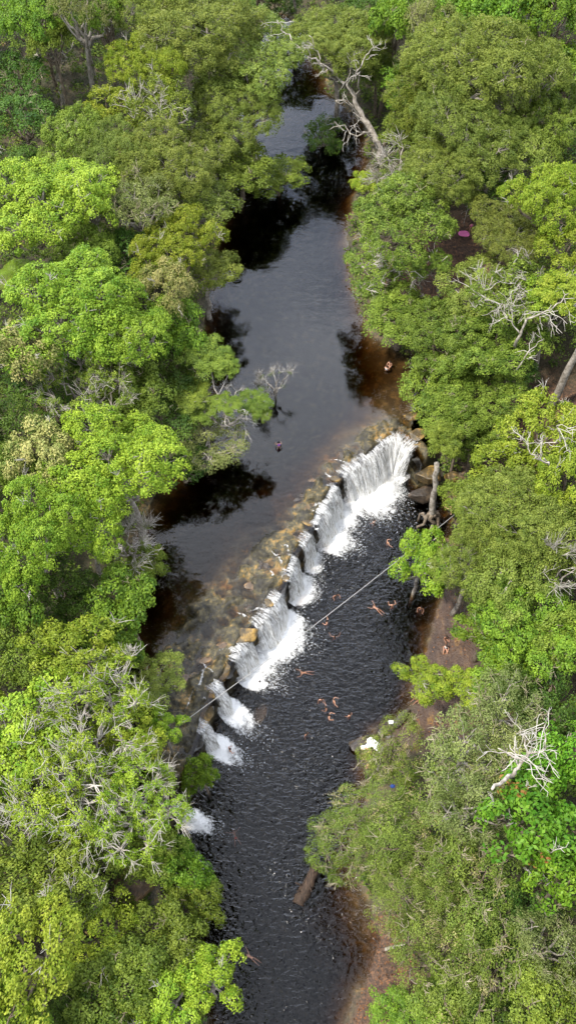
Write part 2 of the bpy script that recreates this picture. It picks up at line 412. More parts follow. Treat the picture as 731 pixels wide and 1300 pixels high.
# crest runs right->left/down; downstream side is to its left-hand side (east/south)
down = np.stack([-dirc[:, 1], dirc[:, 0]], -1)
if down[len(down)//2][0] < 0: down = -down
upw = offset_poly(up_poly, nc, 2.5); upw[:nc] = crest-down*.15
loww = offset_poly(low_poly, nc, 2.5); loww[:nc] = crest-down*.9
water_body('river_water', upw, ZU, 4.2, M['water_up'], 'calm dark river above the falls')
water_body('pool_water', loww, 0, 4.5, M['water_low'], 'rippled black water of the plunge pool')

# ------------------------------------------------------------------ tree kit
def norm(a): return a/(np.linalg.norm(a, axis=-1, keepdims=True)+1e-9)
def leaf_mesh(name, c, n, size, aspect, tint, mat, rng):
    """rhombic leaf blades round centres c facing n"""
    k = len(c)
    n = norm(n); r = norm(rng.normal(size=(k, 3))); u = norm(np.cross(n, r)); v = np.cross(n, u)
    L_ = size*rng.uniform(.65, 1.25, k)[:, None]; W = L_*aspect
    droop = n*L_*.18
    vs = np.stack([c-u*L_*.5-droop, c+v*W*.5, c+u*L_*.5-droop, c-v*W*.5], 1).reshape(-1, 3)
    f = np.arange(4*k).reshape(k, 4)
    return mesh_np(name, vs, f, mat, False, {'tint': np.repeat(tint, 4)})
def curve_pts(a, b, n, wob, sag, rng):
    t = np.linspace(0, 1, n)[:, None]
    p = a+(b-a)*t; Ln = np.linalg.norm(b-a)
    w = rng.normal(size=(n, 3))*wob*Ln; w[0] = 0; w[-1] = 0
    w = (w+np.roll(w, 1, 0)*.5); w[0] = 0; w[-1] = 0
    p = p+w; p[:, 2] += sag*Ln*np.sin(t[:, 0]*PI)
    return p
KINDS = {
    # R crown radius, Hc crown half height, H crown centre height, lobes, clump radius, leaves per clump, leaf size, aspect, gap, bare twigs, limb share, clump flatness
    'lime':    dict(lob=9,  cr=.55, nl=46, ls=.27, asp=.62, gap=.10, bare=10,  limb=.16, flat=.45, mat='lime'),
    'yellow':  dict(lob=9,  cr=.50, nl=42, ls=.26, asp=.55, gap=.12, bare=14,  limb=.2, flat=.5, mat='yellow'),
    'vivid':   dict(lob=10, cr=.60, nl=40, ls=.34, asp=.60, gap=.16, bare=10,  limb=.2, flat=.35, mat='vivid'),
    'rust':    dict(lob=8,  cr=.75, nl=34, ls=.46, asp=.50, gap=.18, bare=26, limb=.4, flat=.35, mat='rust'),
    'mid':     dict(lob=10, cr=.55, nl=44, ls=.28, asp=.58, gap=.14, bare=14, limb=.2, flat=.45, mat='mid'),
    'olive':   dict(lob=14, cr=.48, nl=44, ls=.23, asp=.50, gap=.08, bare=8,  limb=.12, flat=.6, mat='olive'),
    'grey':    dict(lob=11, cr=.50, nl=34, ls=.22, asp=.50, gap=.20, bare=60, limb=.3, flat=.6, mat='grey'),
    'feather': dict(lob=12, cr=.60, nl=48, ls=.22, asp=.36, gap=.12, bare=60, limb=.3, flat=.5, mat='feather'),
    'dark':    dict(lob=9,  cr=.60, nl=36, ls=.30, asp=.55, gap=.18, bare=16, limb=.3, flat=.5, mat='dark'),
    'blossom': dict(lob=11, cr=.50, nl=40, ls=.25, asp=.62, gap=.16, bare=14, limb=.25, flat=.5, mat='blossom'),
    'open':    dict(lob=10, cr=.50, nl=34, ls=.25, asp=.62, gap=.38, bare=80, limb=.8, flat=.4, mat='lime'),
    'openmid': dict(lob=10, cr=.50, nl=30, ls=.27, asp=.6, gap=.42, bare=60, limb=.7, flat=.4, mat='mid'),
    'bare':    dict(lob=8,  cr=.45, nl=26, ls=.25, asp=.5, gap=.72, bare=150, limb=.9, flat=.5, mat='grey'),
}
def wood_mesh(T, W, mat, tmat=None):
    nf = sum(len(q) for q in T.f)
    for v in W.v: T.v.append(v)
    for q in W.f: T.f.append(q+T.n)
    me = T.mesh('trunk', mat); me.materials.append(tmat or M['twig'])
    mi = np.zeros(len(me.polygons), dtype=np.int32); mi[nf:] = 1; me.polygons.foreach_set('material_index', mi); return me
def make_tree_proto(kind, R, H, seed, Hc=None, lobes=None, thick=1.0, barkmat='bark'):
    K = KINDS[kind]; g = np.random.default_rng(seed)
    Hc = Hc or R*.62
    if lobes is None:
        nl = int(K['lob']*(1.35 if R > 5 else .9)); lobes = []
        for k in range(nl):
            best = None
            for t in range(12):
                a = g.uniform(0, 2*PI); r = R*.80*math.sqrt(g.uniform(0, 1))
                p = np.array([math.cos(a)*r, math.sin(a)*r])
                d = min([np.hypot(*(p-q[0][:2])) for q in lobes], default=9)
                if best is None or d > best[0]: best = (d, p, r)
            p, r = best[1], best[2]
            z = Hc*(math.sqrt(max(0, 1-(r/R)**2))*.75-.25)+g.uniform(-.20, .16)*R
            lobes.append((np.array([p[0], p[1], z]), R*g.uniform(.20, .42)))
    cl_c, cl_n, cl_l = [], [], []
    for li, (lc, lr) in enumerate(lobes):
        area = 2*PI*lr*lr*1.25; n = int(area/(K['cr']**2*K.get('sp', 1.75)))
        d = norm(g.normal(size=(n*2, 3))); d = d[d[:, 2] > -.35][:n]
        pts = lc+d*np.array([1, 1, .78])*lr*g.uniform(.66, 1.2, len(d))[:, None]
        keep = np.ones(len(pts), bool)
        for lj, (oc, orr) in enumerate(lobes):
            if lj != li: keep &= np.linalg.norm((pts-oc)/np.array([1, 1, .78]), axis=1) > orr*.82
        keep &= g.uniform(size=len(pts)) > K['gap']
        cl_c.append(pts[keep]); cl_n.append(d[keep]); cl_l.append(np.full(keep.sum(), li))
    cc = np.concatenate(cl_c); cn = np.concatenate(cl_n); ci = np.concatenate(cl_l)
    nC = len(cc)
    if K['gap'] > .3:   # patchy loss of leaf, not even
        k = fbm(cc[:, 0]*.5+seed, cc[:, 1]*.5, 2, seed) < .62; cc, cn, ci = cc[k], cn[k], ci[k]; nC = len(cc)
    # leaves
    per = int(K['nl']*1.35); tot = nC*per; id_ = np.repeat(np.arange(nC), per)
    axis_ = norm(cn*.7+np.array([0, 0, .75])+g.normal(size=cn.shape)*.15)[id_]
    crr = (K['cr']*g.uniform(.7, 1.35, nC))[id_]
    rnd = g.normal(size=(tot, 3)); rnd -= axis_*(rnd*axis_).sum(1)[:, None]
    rnd = norm(rnd)*np.sqrt(g.uniform(0, 1, tot))[:, None]
    rr = np.linalg.norm(rnd, axis=1)
    rnd = rnd*(1+g.normal(0, .18, tot))[:, None]
    pos = cc[id_]+rnd*crr[:, None]+axis_*(crr*(K['flat']*(1-rr**2)-.2+g.normal(size=tot)*.16))[:, None]
    nrm = norm(axis_+rnd*.6+g.normal(size=(tot, 3))*.42)
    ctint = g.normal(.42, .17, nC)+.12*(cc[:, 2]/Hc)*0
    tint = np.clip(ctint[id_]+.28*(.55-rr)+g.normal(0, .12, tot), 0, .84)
    if kind in ('rust', 'feather'):
        sp = (g.uniform(size=nC) < (.022 if kind == 'rust' else .10))[id_] & (g.uniform(size=tot) < .6); tint[sp] = .95
    pos[:, 2] += H
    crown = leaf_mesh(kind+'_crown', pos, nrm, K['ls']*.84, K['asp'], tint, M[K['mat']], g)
    # wood
    T = Tubes(); W = Tubes()
    fork = np.array([g.normal()*.2, g.normal()*.2, max(H-Hc*.9, H*.45)])
    r0 = (.16+R*.025)*thick
    T.add(curve_pts(np.array([0, 0, -.6]), fork, 7, .015, 0, g), np.linspace(r0*1.3, r0*.75, 7), 8)
    tips = []
    for li, (lc, lr) in enumerate(lobes):
        e = lc+np.array([0, 0, H-lr*.25]); mid = fork+(e-fork)*.1
        T.add(curve_pts(fork-np.array([0, 0, g.uniform(0, .12)*H]), e, 7, .05, -.08, g), np.linspace(r0*.6, r0*.26, 7), 6)
        mine = np.where(ci == li)[0]
        if len(mine) == 0: continue
        sel = g.permutation(mine)[:max(3, int(len(mine)*K['limb']))]
        for s_ in sel:
            b = cc[s_]+np.array([0, 0, H]); tips.append((e, b))
            (W if kind in ('open', 'bare') else T).add(curve_pts(e, b, 5, .04, .04, g), np.linspace(r0*(.32 if kind == 'open' else .2), .024, 5), 4, False)
    # pale twig fans standing clear of the leaves
    if K['bare'] and len(tips):
        nb = int(K['bare']*(R/6)**2)
        for k in range(nb):
            e, b = tips[g.integers(len(tips))]
            d = norm(b-e); st = e+(b-e)*g.uniform(.6, .95)
            up = norm(d+np.array([0, 0, .55])+g.normal(size=3)*.3)
            ln = g.uniform(.7, 1.7)*(1.45 if kind in ('open', 'bare', 'openmid') else .9)
            hub = b+up*.05
            W.add(curve_pts(st, hub, 4, .04, .02, g), np.linspace(.05, .036, 4), 4, False)
            for q in range(g.integers(3, 6)):
                dd = norm(up+g.normal(size=3)*.6); tip = hub+dd*ln*g.uniform(.5, 1)
                W.add(curve_pts(hub, tip, 4, .05, .04, g), np.linspace(.034, .014, 4), 3, False)
                for w in range(g.integers(0, 3)):
                    m0 = hub+(tip-hub)*g.uniform(.3, .8)
                    W.add(curve_pts(m0, m0+norm(dd+g.normal(size=3)*.6)*ln*.4, 3, .05, 0, g), np.linspace(.022, .010, 3), 3, False)
    tm = wood_mesh(T, W, M[barkmat], M['straw'] if kind in ('feather', 'grey', 'mid', 'olive', 'dark', 'vivid') else M['twig']); wm = None
    return dict(kind=kind, R=R, H=H, Hc=Hc, crown=crown, trunk=tm, twig=wm)

PROTO = {}
sd = 100
for kind in KINDS:
    PROTO[kind] = []
    for (R, n) in ((6.2, 2), (3.6, 1)):
        for q in range(n):
            PROTO[kind].append(make_tree_proto(kind, R, 12 if R > 5 else 9, sd, barkmat='bark' if kind in ('open', 'bare', 'grey', 'openmid', 'lime', 'olive') else 'bark_dark')); sd += 1

KNAME = dict(lime='broadleaf_tree', yellow='broadleaf_tree', vivid='broadleaf_tree', rust='large_leaved_tree', mid='broadleaf_tree', olive='dense_tree',
             grey='grey_leaved_tree', feather='feathery_tree', dark='understorey_tree', blossom='flowering_tree', open='open_crowned_tree', openmid='open_crowned_tree', bare='sparse_tree')
tcount = 0
def place_proto(pr, top, base, s, sz, rz, label, cat, group, name):
    top = Vector(top); base = Vector(base)
    d = top-base; Lh = d.length
    root = empty(name, base)
    q = Vector((0, 0, 1)).rotation_difference(d.normalized())
    root.rotation_mode = 'QUATERNION'; root.rotation_quaternion = q @ Quaternion((0, 0, 1), rz)
    ax_ = random.uniform(.84, 1.16); root.scale = (s*ax_, s/ax_, Lh/pr['H'])
    for nm, me in (('trunk', pr['trunk']), ('crown', pr['crown']), ('bare_twig', pr['twig'])):
        if me: obj(nm, me, root)
    tag(root, label, cat, group)
    return root
def tree(px, py, rpx, kind, label, h=11.0, lean=None, zflat=1.0, group=None, base=None):
    """px,py: where the crown centre shows; rpx: crown radius in photo pixels; h: crown centre above ground"""
    global tcount
    tcount += 1
    g = np.random.default_rng(5000+tcount)
    z = 7+h
    for _ in range(4):
        c = P(px, py, z); gz = max(hz(c[0], c[1]), .3); z = gz+h
    c = P(px, py, z); r = rpx/px_scale(c)
    if base is not None:
        b = P(base[0], base[1], 5)
        for _ in range(4): b = P(base[0], base[1], hz(b[0], b[1]))
    else:
        b = np.array([c[0]+(lean[0] if lean else g.normal()*.5), c[1]+(lean[1] if lean else g.normal()*.5), 0]); b[2] = hz(b[0], b[1])
    cand = sorted(PROTO[kind], key=lambda q: abs(math.log(q['R']/r))+g.uniform(0, .3))
    pr = cand[0]; s = r/pr['R']
    if group is None: group = 'trees of the riverside forest'
    return place_proto(pr, c, b-np.array([0, 0, .1]), s, 1, g.uniform(0, 2*PI), label, 'tree', group, KNAME[kind])

TREES = [
# --- far left, top of the picture
(45,28,42,'vivid','bright green crown on a forked pale trunk in the far upper left corner',12),
(104,12,30,'grey','thin brownish crown on a tall bare pale trunk at the far left top edge',15),
(132,26,24,'vivid','small fresh green crown at the top edge between two pale trunks',13),
(66,55,24,'mid','small yellowish crown hanging over the tallest pale stem of the upper left slope',11),
(185,12,44,'olive','olive crown at the top edge left of the large riverside dome',13),
(252,48,64,'olive','big rounded olive dome left of the dark bend at the top of the river',14),
(318,82,62,'olive','broad olive crown leaning over the dark upper river bend',13),
(300,140,48,'olive','lower olive crown hanging over the bright water patch upstream',10),
(190,95,42,'yellow','yellow green crown directly left of the bare silver branches high on the left',12),
(208,140,36,'openmid','crown of tangled silver bare branches in the upper left forest',12),
(150,140,34,'yellow','yellowish crown below the tall pale trunks of the upper left',10),
(95,185,42,'mid','mid green crown below the dark hollow of the upper left slope',10),
(28,150,36,'dark','dark greyish crown at the left edge beside the hollow with pale trunks',9),
(20,95,34,'dark','dark green crown at the left edge under the forked pale trunk',8),
(22,215,32,'dark','dark crown at the left edge just above the wide fresh green crown',8),
(150,205,44,'olive','grey olive crown below the silver bare branches at upper left',11),
(60,262,66,'lime','wide fresh green crown at the left edge above the palm',12),
(118,258,40,'lime','lime crown attached to the right flank of the wide fresh green crown',11),
(205,215,50,'olive','greyish olive crown with thin curly branches in the upper left forest',12),
(178,262,38,'grey','thin grey green crown with pale curls between olive crowns, upper left',12),
(265,190,36,'olive','olive crown behind the dark overhanging tree of the upper left bank',9),
(248,262,40,'olive','olive crown right beside the dark water below the upper left bank',10),
(308,212,36,'mid','dark green spreading crown overhanging the upper river from the left bank',8),
(350,225,32,'mid','leafy crown reaching farthest over the upper river from the left bank',6),
(222,320,48,'yellow','yellow green crown on the left bank just above the pale blossoming crown',11),
(262,350,34,'olive','olive crown with dangling bare twigs at the left water edge, mid river',8),
(165,325,36,'dark','dark crown with a gap beneath it, left of the yellow green bank crown',8),
(110,322,34,'mid','mid green crown behind the large lime canopy on the left',9),
(349,6,24,'dark','dark crown closing the river channel at the top edge',6),
(330,30,20,'dark','small dark crown at the left side of the closed upper channel',6),
# --- left middle
(92,408,70,'lime','largest lime canopy on the left, right of the palm',13),
(165,425,54,'lime','lime canopy speckled with fine pale twigs, left of the pale blossoming crown',12),
(216,372,34,'blossom','cream blossoming crown close to the left bank at mid river',13),
(226,425,36,'vivid','fresh green crown just below the cream blossoming crown by the bank',10),
(22,455,42,'blossom','cream flowered crown at the left edge below the palm',13),
(58,480,40,'dark','dark crown in the gap between the cream flowered crowns on the left edge',8),
(110,495,48,'openmid','green crown with many pale curly branches above the bright lime dome',10),
(170,500,42,'mid','mid green crown touching the top of the bright lime dome',9),
(225,470,34,'dark','dark green crown left of the tree that stretches over the river',8),
(205,535,38,'dark','shaded green crown right behind the bright lime dome',7),
(22,545,36,'dark','dark crown at the left edge between cream flowered crowns',8),
(60,585,44,'blossom','cream flowered crown touching the left flank of the bright lime dome',13),
(18,600,34,'mid','mid green crown on the left edge with a thin white stem above it',10),
(152,592,68,'lime','bright lime dome with even fine tufts at left centre',14),
(40,690,58,'lime','lime canopy at the left edge below the bright lime dome',13),
(108,660,54,'lime','lime canopy below the bright lime dome, above the silver dead branches',12),
(168,690,32,'bare','silver dead branches leaning over the brown water at left',9),
(185,716,24,'mid','small green tuft under the silver dead branches at the brown water',6),
(265,562,40,'grey','grey twiggy crown drooping over the dark water at left centre',6),
(230,585,30,'dark','dark drooping crown behind the grey twiggy one over the water',5),
(345,487,20,'bare','small tuft of grey twigs sticking out farthest over the middle river',6),
# --- left lower
(22,762,40,'vivid','fresh green crown at the left edge below the lime canopy',10),
(80,745,36,'dark','dark crown between the lime canopy and the fresh green bank crown',7),
(158,768,40,'vivid','fresh green crown that juts over the brown water from the left bank',9),
(148,808,38,'vivid','lower fresh green crown over the brown water beside the rock shelf',8),
(30,825,42,'mid','mid green crown at the left edge above the crown with long white branches',9),
(98,835,52,'yellow','yellow green crown above the crown with long white branches',12),
(185,868,38,'olive','small olive crown at the left end of the rock shelf',7),
(105,780,30,'dark','small dark crown behind the yellow green one near the left bank',7),
(35,925,60,'lime','lime crown at the left edge mixed with long white branches',12),
(112,915,66,'open','large open lime crown with long white branches left of the falls',13),
(165,950,42,'yellow','yellow green crown below the left anchor of the rope',11),
(85,985,66,'open','open crown with the densest white radiating branches, lower left',13),
(212,925,22,'lime','small lime crown under the left end of the rope',7),
(255,985,20,'vivid','small fresh green crown hanging beside the lowest big cascade',6),
(160,1030,58,'open','open crown with a fan of white branches left of the smallest cascade',12),
(203,990,18,'openmid','thin crown with brown branches just above the smallest cascade',7),
(232,1098,30,'vivid','green crown over the pool edge just below the smallest cascade',8),
(190,1075,40,'mid','mid green crown left of the smallest cascade',9),
(25,1040,50,'openmid','crown of white drooping branches at the left edge, lower part',10),
(40,1120,54,'mid','mid green crown with a twisted pale bough at the left edge, near the bottom',10),
(95,1125,46,'openmid','green crown with twisted pale boughs left of the grey bank boulder',10),
(112,1070,44,'mid','mid green crown below the fan of white branches',9),
(163,1147,13,'yellow','small yellow leaved sapling on the grey bank boulder',4),
(248,1150,32,'mid','green crown with grey twigs over the shaded cove below the small cascade',7),
(120,1180,44,'yellow','yellow green crown left of the shaded cove',9),
(268,1245,38,'lime','lime crown that reaches farthest over the pool at the lower left',9),
(205,1195,44,'mid','mid green crown right of centre in the lower left forest',9),
(50,1225,66,'yellow','brightest yellow green dome in the lower left corner',13),
(145,1255,52,'mid','mid green crown at the bottom edge left of the pool',9),
(215,1275,46,'lime','lime crown at the bottom edge beside the pool',9),
(105,1290,40,'dark','dark crown at the bottom edge right of the yellow green dome',7),
(15,1295,44,'lime','lime crown cut by the bottom left corner',10),
# --- right, top
(432,62,50,'olive','soft grey green crown behind the large silver leaning tree',12),
(412,172,24,'dark','dark foliage under the silver leaning tree at the water edge',5),
(478,92,24,'mid','green foliage around the silver leaning trunk',8),
(500,30,30,'vivid','fresh green crown at the top edge right of the silver leaning tree',14),
(545,30,28,'grey','pale brownish crown at the top edge, upper right',15),
(470,20,28,'dark','dark crown at the top edge behind the silver leaning tree',9),
(590,20,36,'vivid','fresh green crown at the top edge right of the pale brownish crown',14),
(640,15,34,'vivid','bright crown at the top edge with a bent white bough',14),
(700,25,44,'vivid','bright large leaved crown in the upper right corner',14),
(718,88,36,'vivid','fresh green crown at the right edge below the upper right corner',11),
(600,90,62,'olive','big soft grey green dome of the upper right forest',15),
(660,100,48,'olive','right hand lobe crown beside the big soft grey green dome',14),
(548,125,44,'mid','mid green crown left of the big soft grey green dome',11),
(512,118,28,'vivid','fresh green crown right of the silver leaning trunk',9),
(525,168,34,'mid','green crown right of the foot of the silver leaning trunk',8),
(585,170,54,'olive','grey green crown below the big soft dome of the upper right',12),
(700,160,44,'mid','mid green crown at the right edge above the yellowish crown',10),
(655,190,40,'olive','olive crown right of the twisted white trunk',10),
(505,215,34,'bare','crown of pale grey bare twigs above the right bank, upstream',9),
(560,225,44,'olive','olive crown left of the twisted white trunk',10),
(512,285,58,'mid','wide dark green crown on the right bank left of the pink cloth',11),
(462,235,20,'yellow','small yellowish crown overhanging the upper river from the right',6),
(700,255,48,'yellow','pale yellow green crown with white branches at the right edge',13),
(640,300,42,'olive','olive crown right of the pink cloth',8),
(610,235,34,'dark','dark crown behind the twisted white trunk',7),
(480,340,42,'openmid','crown of arching pale twigs drooping into the river from the right bank',6),
(505,400,40,'mid','green crown hanging into the river above the shallow brown water',6),
(715,320,40,'yellow','yellow green crown at the right edge below the pale one',11),
# --- right, middle
(600,372,46,'olive','olive crown below the pink cloth and right of two thin trunks',8),
(655,380,46,'openmid','crown with white zigzag branches at middle right',11),
(700,385,34,'lime','pale lime crown at the right edge beside the white zigzag branches',11),
(565,430,50,'mid','mid green crown on the right bank above the shallow brown water',9),
(618,445,52,'mid','broad mid green crown left of the reddish clearing',9),
(555,490,42,'mid','green crown at the edge of the shallow brown water',8),
(605,515,48,'mid','green crown behind the trunk with stilt roots',8),
(582,545,26,'mid','green crown right above the right end of the falls',9),
(655,470,24,'dark','dark crown at the edge of the reddish clearing',4),
(690,552,48,'yellow','bright yellow green crown just below the reddish clearing',13),
(645,600,48,'yellow','yellow green crown with a bare white bough at middle right',12),
(712,610,44,'yellow','yellow green crown at the right edge near the white bough',13),
(600,560,30,'mid','small green crown beside the yellow green crown with white bough',7),
(598,640,30,'mid','small green crown next to the person at the rope end',8),
(650,665,60,'olive','wide olive yellow dome right of the rope end',13),
(610,715,46,'olive','dense olive crown above the brown rock slab',11),
(702,678,46,'olive','olive yellow crown at the right edge above the white twigs',13),
(716,722,30,'bare','silvery bare twigs at the right edge, centre height',13),
(655,740,50,'olive','olive crown below the wide olive yellow dome',12),
(672,800,54,'vivid','glossy green crown at right, level with the brown rock slab',10),
(620,800,38,'vivid','glossy green crown behind the people on the brown rock slab',8),
(718,810,36,'mid','mid green crown at the right edge, level with the brown rock slab',10),
(640,855,40,'vivid','fresh green crown right of the small lime trees on the slab',8),
(534,714,37,'lime','small bright lime tree standing alone over the pool under the rope',6),
(537,862,28,'lime','small lime tree over the pool edge above the seated pair',5),
(588,872,26,'lime','small lime tree on the slab right of the seated pair',5),
# --- right, lower
(690,900,44,'dark','dark glossy crown at right above the orange twigged tree',8),
(640,905,46,'grey','grey green crown at right with silver twigs, above the white bough',11),
(592,960,52,'grey','grey green crown with silver twigs below the brown rock slab',12),
(645,975,44,'grey','grey green crown around the thick white forked bough',11),
(600,1025,46,'grey','pale speckled crown in front of the straw twigged crown',12),
(500,955,36,'feather','small straw twigged crown behind the dark rocks at the water edge',8),
(470,1060,62,'feather','straw twigged crown reaching farthest left over the pool',9),
(540,1070,58,'feather','straw twigged crown with the people under it',9),
(530,1140,62,'feather','wide straw twigged crown above the leaf covered beach',9),
(600,1120,54,'feather','dark straw twigged crown left of the orange twigged tree',9),
(700,965,42,'rust','vivid green crown with orange twigs at the right edge, upper one',12),
(672,1055,58,'rust','vivid green crown with orange twigs and white boughs at the right edge',13),
(712,1120,42,'rust','lowest vivid green crown with orange twigs at the right edge',12),
(650,1175,44,'dark','dark green crown below the orange twigged trees',7),
(560,1210,56,'feather','olive straw twigged crown right of the leaf covered beach',9),
(700,1205,42,'grey','grey green crown with pale twigs at the right edge near the bottom',10),
(630,1245,54,'feather','olive crown in the bottom right forest',9),
(575,1280,44,'mid','mid green crown at the bottom edge right of the beach',7),
(500,1292,30,'vivid','fresh green shrub crown on the leaf covered beach at the bottom edge',4),
(700,1280,46,'mid','mid green crown in the bottom right corner',9),
(640,1300,36,'dark','dark crown cut by the bottom edge, right side',7),
]
for px, py, r, k, lab, h in TREES: tree(px, py, r*1.2, k, lab, h)
# trees standing just past the picture's edges
k_ = 0
for (px, py, r) in [(x, y, 46) for x in (-60, 60, 160, 460, 560, 670, 790) for y in (-30,)]+[(330, -28, 34), (372, -30, 30)]+[(x, y, 50) for x in (-48, 782) for y in range(60, 1330, 120)]+[(x, 1370, 46) for x in (-40, 60, 150, 560, 650, 760)]+[(x, -95, 46) for x in (0, 110, 220, 420, 520, 620, 730)]+[(x, y, 50) for x in (-130, 860) for y in range(0, 1300, 200)]:
    k_ += 1; kd = ('mid', 'olive', 'vivid', 'lime', 'dark', 'yellow')[k_ % 6]
    tree(px, py, r, kd, 'leafy forest tree at the outer rim of the view, away from the river', 10, group='trees at the outer rim of the view')

# ---- pale trunks seen whole on the upper left slope and beside the right bank
def stem_tree(base, top, hb, rad, label, crown_kind='olive', cr=18, bend=.03):
    """a slender tree: base pixel on the ground, top pixel at height hb above it"""
    b = P(base[0], base[1], 7)
    for _ in range(4): b = P(base[0], base[1], hz(b[0], b[1]))
    t = P(top[0], top[1], b[2]+hb); g = np.random.default_rng(int(base[0]*7+base[1]))
    root = empty('slender_tree', b); T = Tubes(); d = t-b
    T.add(curve_pts(np.array([0, 0, -.3]), d, 12, bend, 0, g), np.linspace(rad*1.25, rad*.5, 12), 8)
    pts = []
    for k in range(7):
        s = d*g.uniform(.6, .95); e = d+np.array([g.normal()*1.4, g.normal()*1.4, g.uniform(.3, 2.2)]); pts.append(e)
        T.add(curve_pts(s, e, 6, .08, .05, g), np.linspace(rad*.45, .04, 6), 5)
    obj('trunk', T.mesh('slender_trunk', M['bark']), root)
    if cr:
        pr = PROTO[crown_kind][-1]; c = obj('crown', pr['crown'], root); rr = cr/px_scale(t)
        s = rr/pr['R']; c.scale = (s, s, s); c.location = tuple(d-np.array([0, 0, pr['H']*s-.6]))
    tag(root, label, 'tree', 'slender pale trunked trees')
stem_tree((84,142), (66,62), 9, .22, 'slender tree with its whole grey trunk bare beside the hollow, lower stem hidden', 'grey', 14)
stem_tree((82,136), (70,58), 10, .2, 'slender pale trunk standing tallest in the dark hollow of the upper left', 'mid', 12)
stem_tree((122,112), (108,38), 10, .26, 'slender pale trunk in the dark hollow, forking low, nearest the yellowish crown', 'grey', 18)
stem_tree((50,92), (38,36), 8, .28, 'slender tree with a forked white trunk below the corner crown', 'vivid', 22)
stem_tree((142,62), (138,22), 7, .24, 'slender tree with a white trunk below the small fresh green crown', 'vivid', 16)
stem_tree((548,392), (556,338), 8, .20, 'slender tree with a leaning pale trunk over the reddish soil of the right bank', 'mid', 18)
stem_tree((529,392), (531,350), 7, .14, 'slender tree with a thin upright pale trunk beside the leaning one', 'mid', 14)
stem_tree((696,520), (762,385), 17, .40, 'tree with a thick smooth pale trunk rising out of the reddish clearing', 'yellow', 36, .002)
stem_tree((14,625), (2,592), 6, .16, 'slender tree with a thin white stem at the left edge', 'mid', 14)
stem_tree((560,130), (575,20), 9, .18, 'slender trunk in the shade at the upper right top edge', 'vivid', 20)

# ---- the big silver tree leaning over the upper river
def limb_tree(name, label, base, hbase, joints, limbs, fans, mat, crown=None, seed=1, r0=.45):
    g = np.random.default_rng(seed)
    b = P(base[0], base[1], hbase); b[2] = hz(b[0], b[1]); root = empty(name, b)
    T = Tubes(); W = Tubes()
    def Q(p): return P(*p)-b
    main = [np.array([0, 0, -.4])]+[Q(p) for p in joints]
    pts = np.array(main); dense = []
    for i in range(len(pts)-1): dense.append(curve_pts(pts[i], pts[i+1], 5, .03, .0, g)[:-1])
    dense = np.concatenate(dense+[pts[-1:]]); T.add(dense, np.linspace(r0, r0*.35, len(dense)), 9)
    for a, bb, r in limbs:
        A = Q(a); B = Q(bb); T.add(curve_pts(A, B, 8, .045, .05, g), np.linspace(r*.8, r*.3, 8), 6)
        for k in range(4):
            s = A+(B-A)*g.uniform(.3, 1); dd = norm((B-A)*.12+g.normal(size=3)*np.array([1, 1, .6])); L1 = g.uniform(1.2, 3.0)
            e = s+dd*L1; W.add(curve_pts(s, e, 5, .05, .03, g), np.linspace(r*.3, .025, 5), 4, False)
            for q in range(3):
                m_ = s+(e-s)*g.uniform(.3, .95); W.add(curve_pts(m_, m_+norm(dd+g.normal(size=3)*.8)*L1*.45, 4, .1, 0, g), np.linspace(.032, .014, 4), 3, False)
    obj('trunk', wood_mesh(T, W, M[mat]), root)
    for (cpx, cpy, cz, rpx, kd, fl) in (crown or []):
        c = P(cpx, cpy, cz); pr = PROTO[kd][-1]; rr = rpx*1.3/px_scale(c); s = rr/pr['R']
        o = obj('crown', pr['crown'], root); o.scale = (s, s, s*fl); o.location = tuple(c-b-np.array([0, 0, pr['H']*s*fl])); o.rotation_euler = (0, 0, g.uniform(0, 6))
        T2 = Tubes()
    tag(root, label, 'tree', None); return root
limb_tree('silver_leaning_tree', 'large silver barked tree leaning over the upper river with bare crooked limbs', (488,205), 6,
    [(478,180,8), (460,150,10), (450,122,12.5), (438,105,14)],
    [((438,105,14),(405,80,17),.24), ((405,80,17),(372,55,19),.17), ((372,55,19),(352,28,20),.11), ((372,55,19),(358,62,18),.09), ((450,122,12.5),(458,85,18),.2), ((458,85,18),(475,60,20),.12), ((405,80,17),(392,45,20),.12),
     ((460,150,10),(425,128,13),.16), ((470,168,9),(418,165,9),.15), ((472,175,9),(445,160,12),.12), ((450,122,12.5),(440,70,18),.15)],
    None, 'bark', [(440,55,17,26,'olive',.7), (412,52,18,20,'olive',.7), (470,48,18,20,'olive',.7)], 3, .55)
limb_tree('twisted_white_tree', 'tree with a twisted bone white forked trunk in the upper right forest', (616,262), 7,
    [(615,240,11), (614,215,15), (624,190,18), (628,178,20)],
    [((615,232,12),(640,218,16),.24), ((640,218,16),(660,214,18),.15), ((628,178,20),(632,160,22),.16), ((616,250,10),(590,262,12),.08)],
    None, 'bark', [(640,165,20,24,'olive',.7)], 4, .42)
limb_tree('white_boughed_tree', 'tree with a thick white forked bough lying over the grey green crowns', (660,1010), 7,
    [(655,990,16), (645,985,20.5), (624,1002,22)],
    [((650,985,20.5),(668,962,22),.22), ((668,962,22),(632,950,23),.15), ((668,962,22),(692,950,23),.13), ((668,962,22),(660,925,23),.1), ((692,950,23),(690,912,24),.09)],
    None, 'bark', None, 5, .3)
limb_tree('zigzag_tree', 'tree with a smooth white zigzag trunk at middle right', (645,470), 7,
    [(650,450,12), (660,425,16), (668,405,18)],
    [((668,405,18),(700,392,19),.14), ((660,425,16),(640,400,18),.12), ((655,470,14),(690,430,17),.12), ((700,392,19),(722,372,20),.1), ((640,400,18),(632,385,19),.09)],
    None, 'bark', [(715,370,19,28,'yellow',.6)], 6, .26)
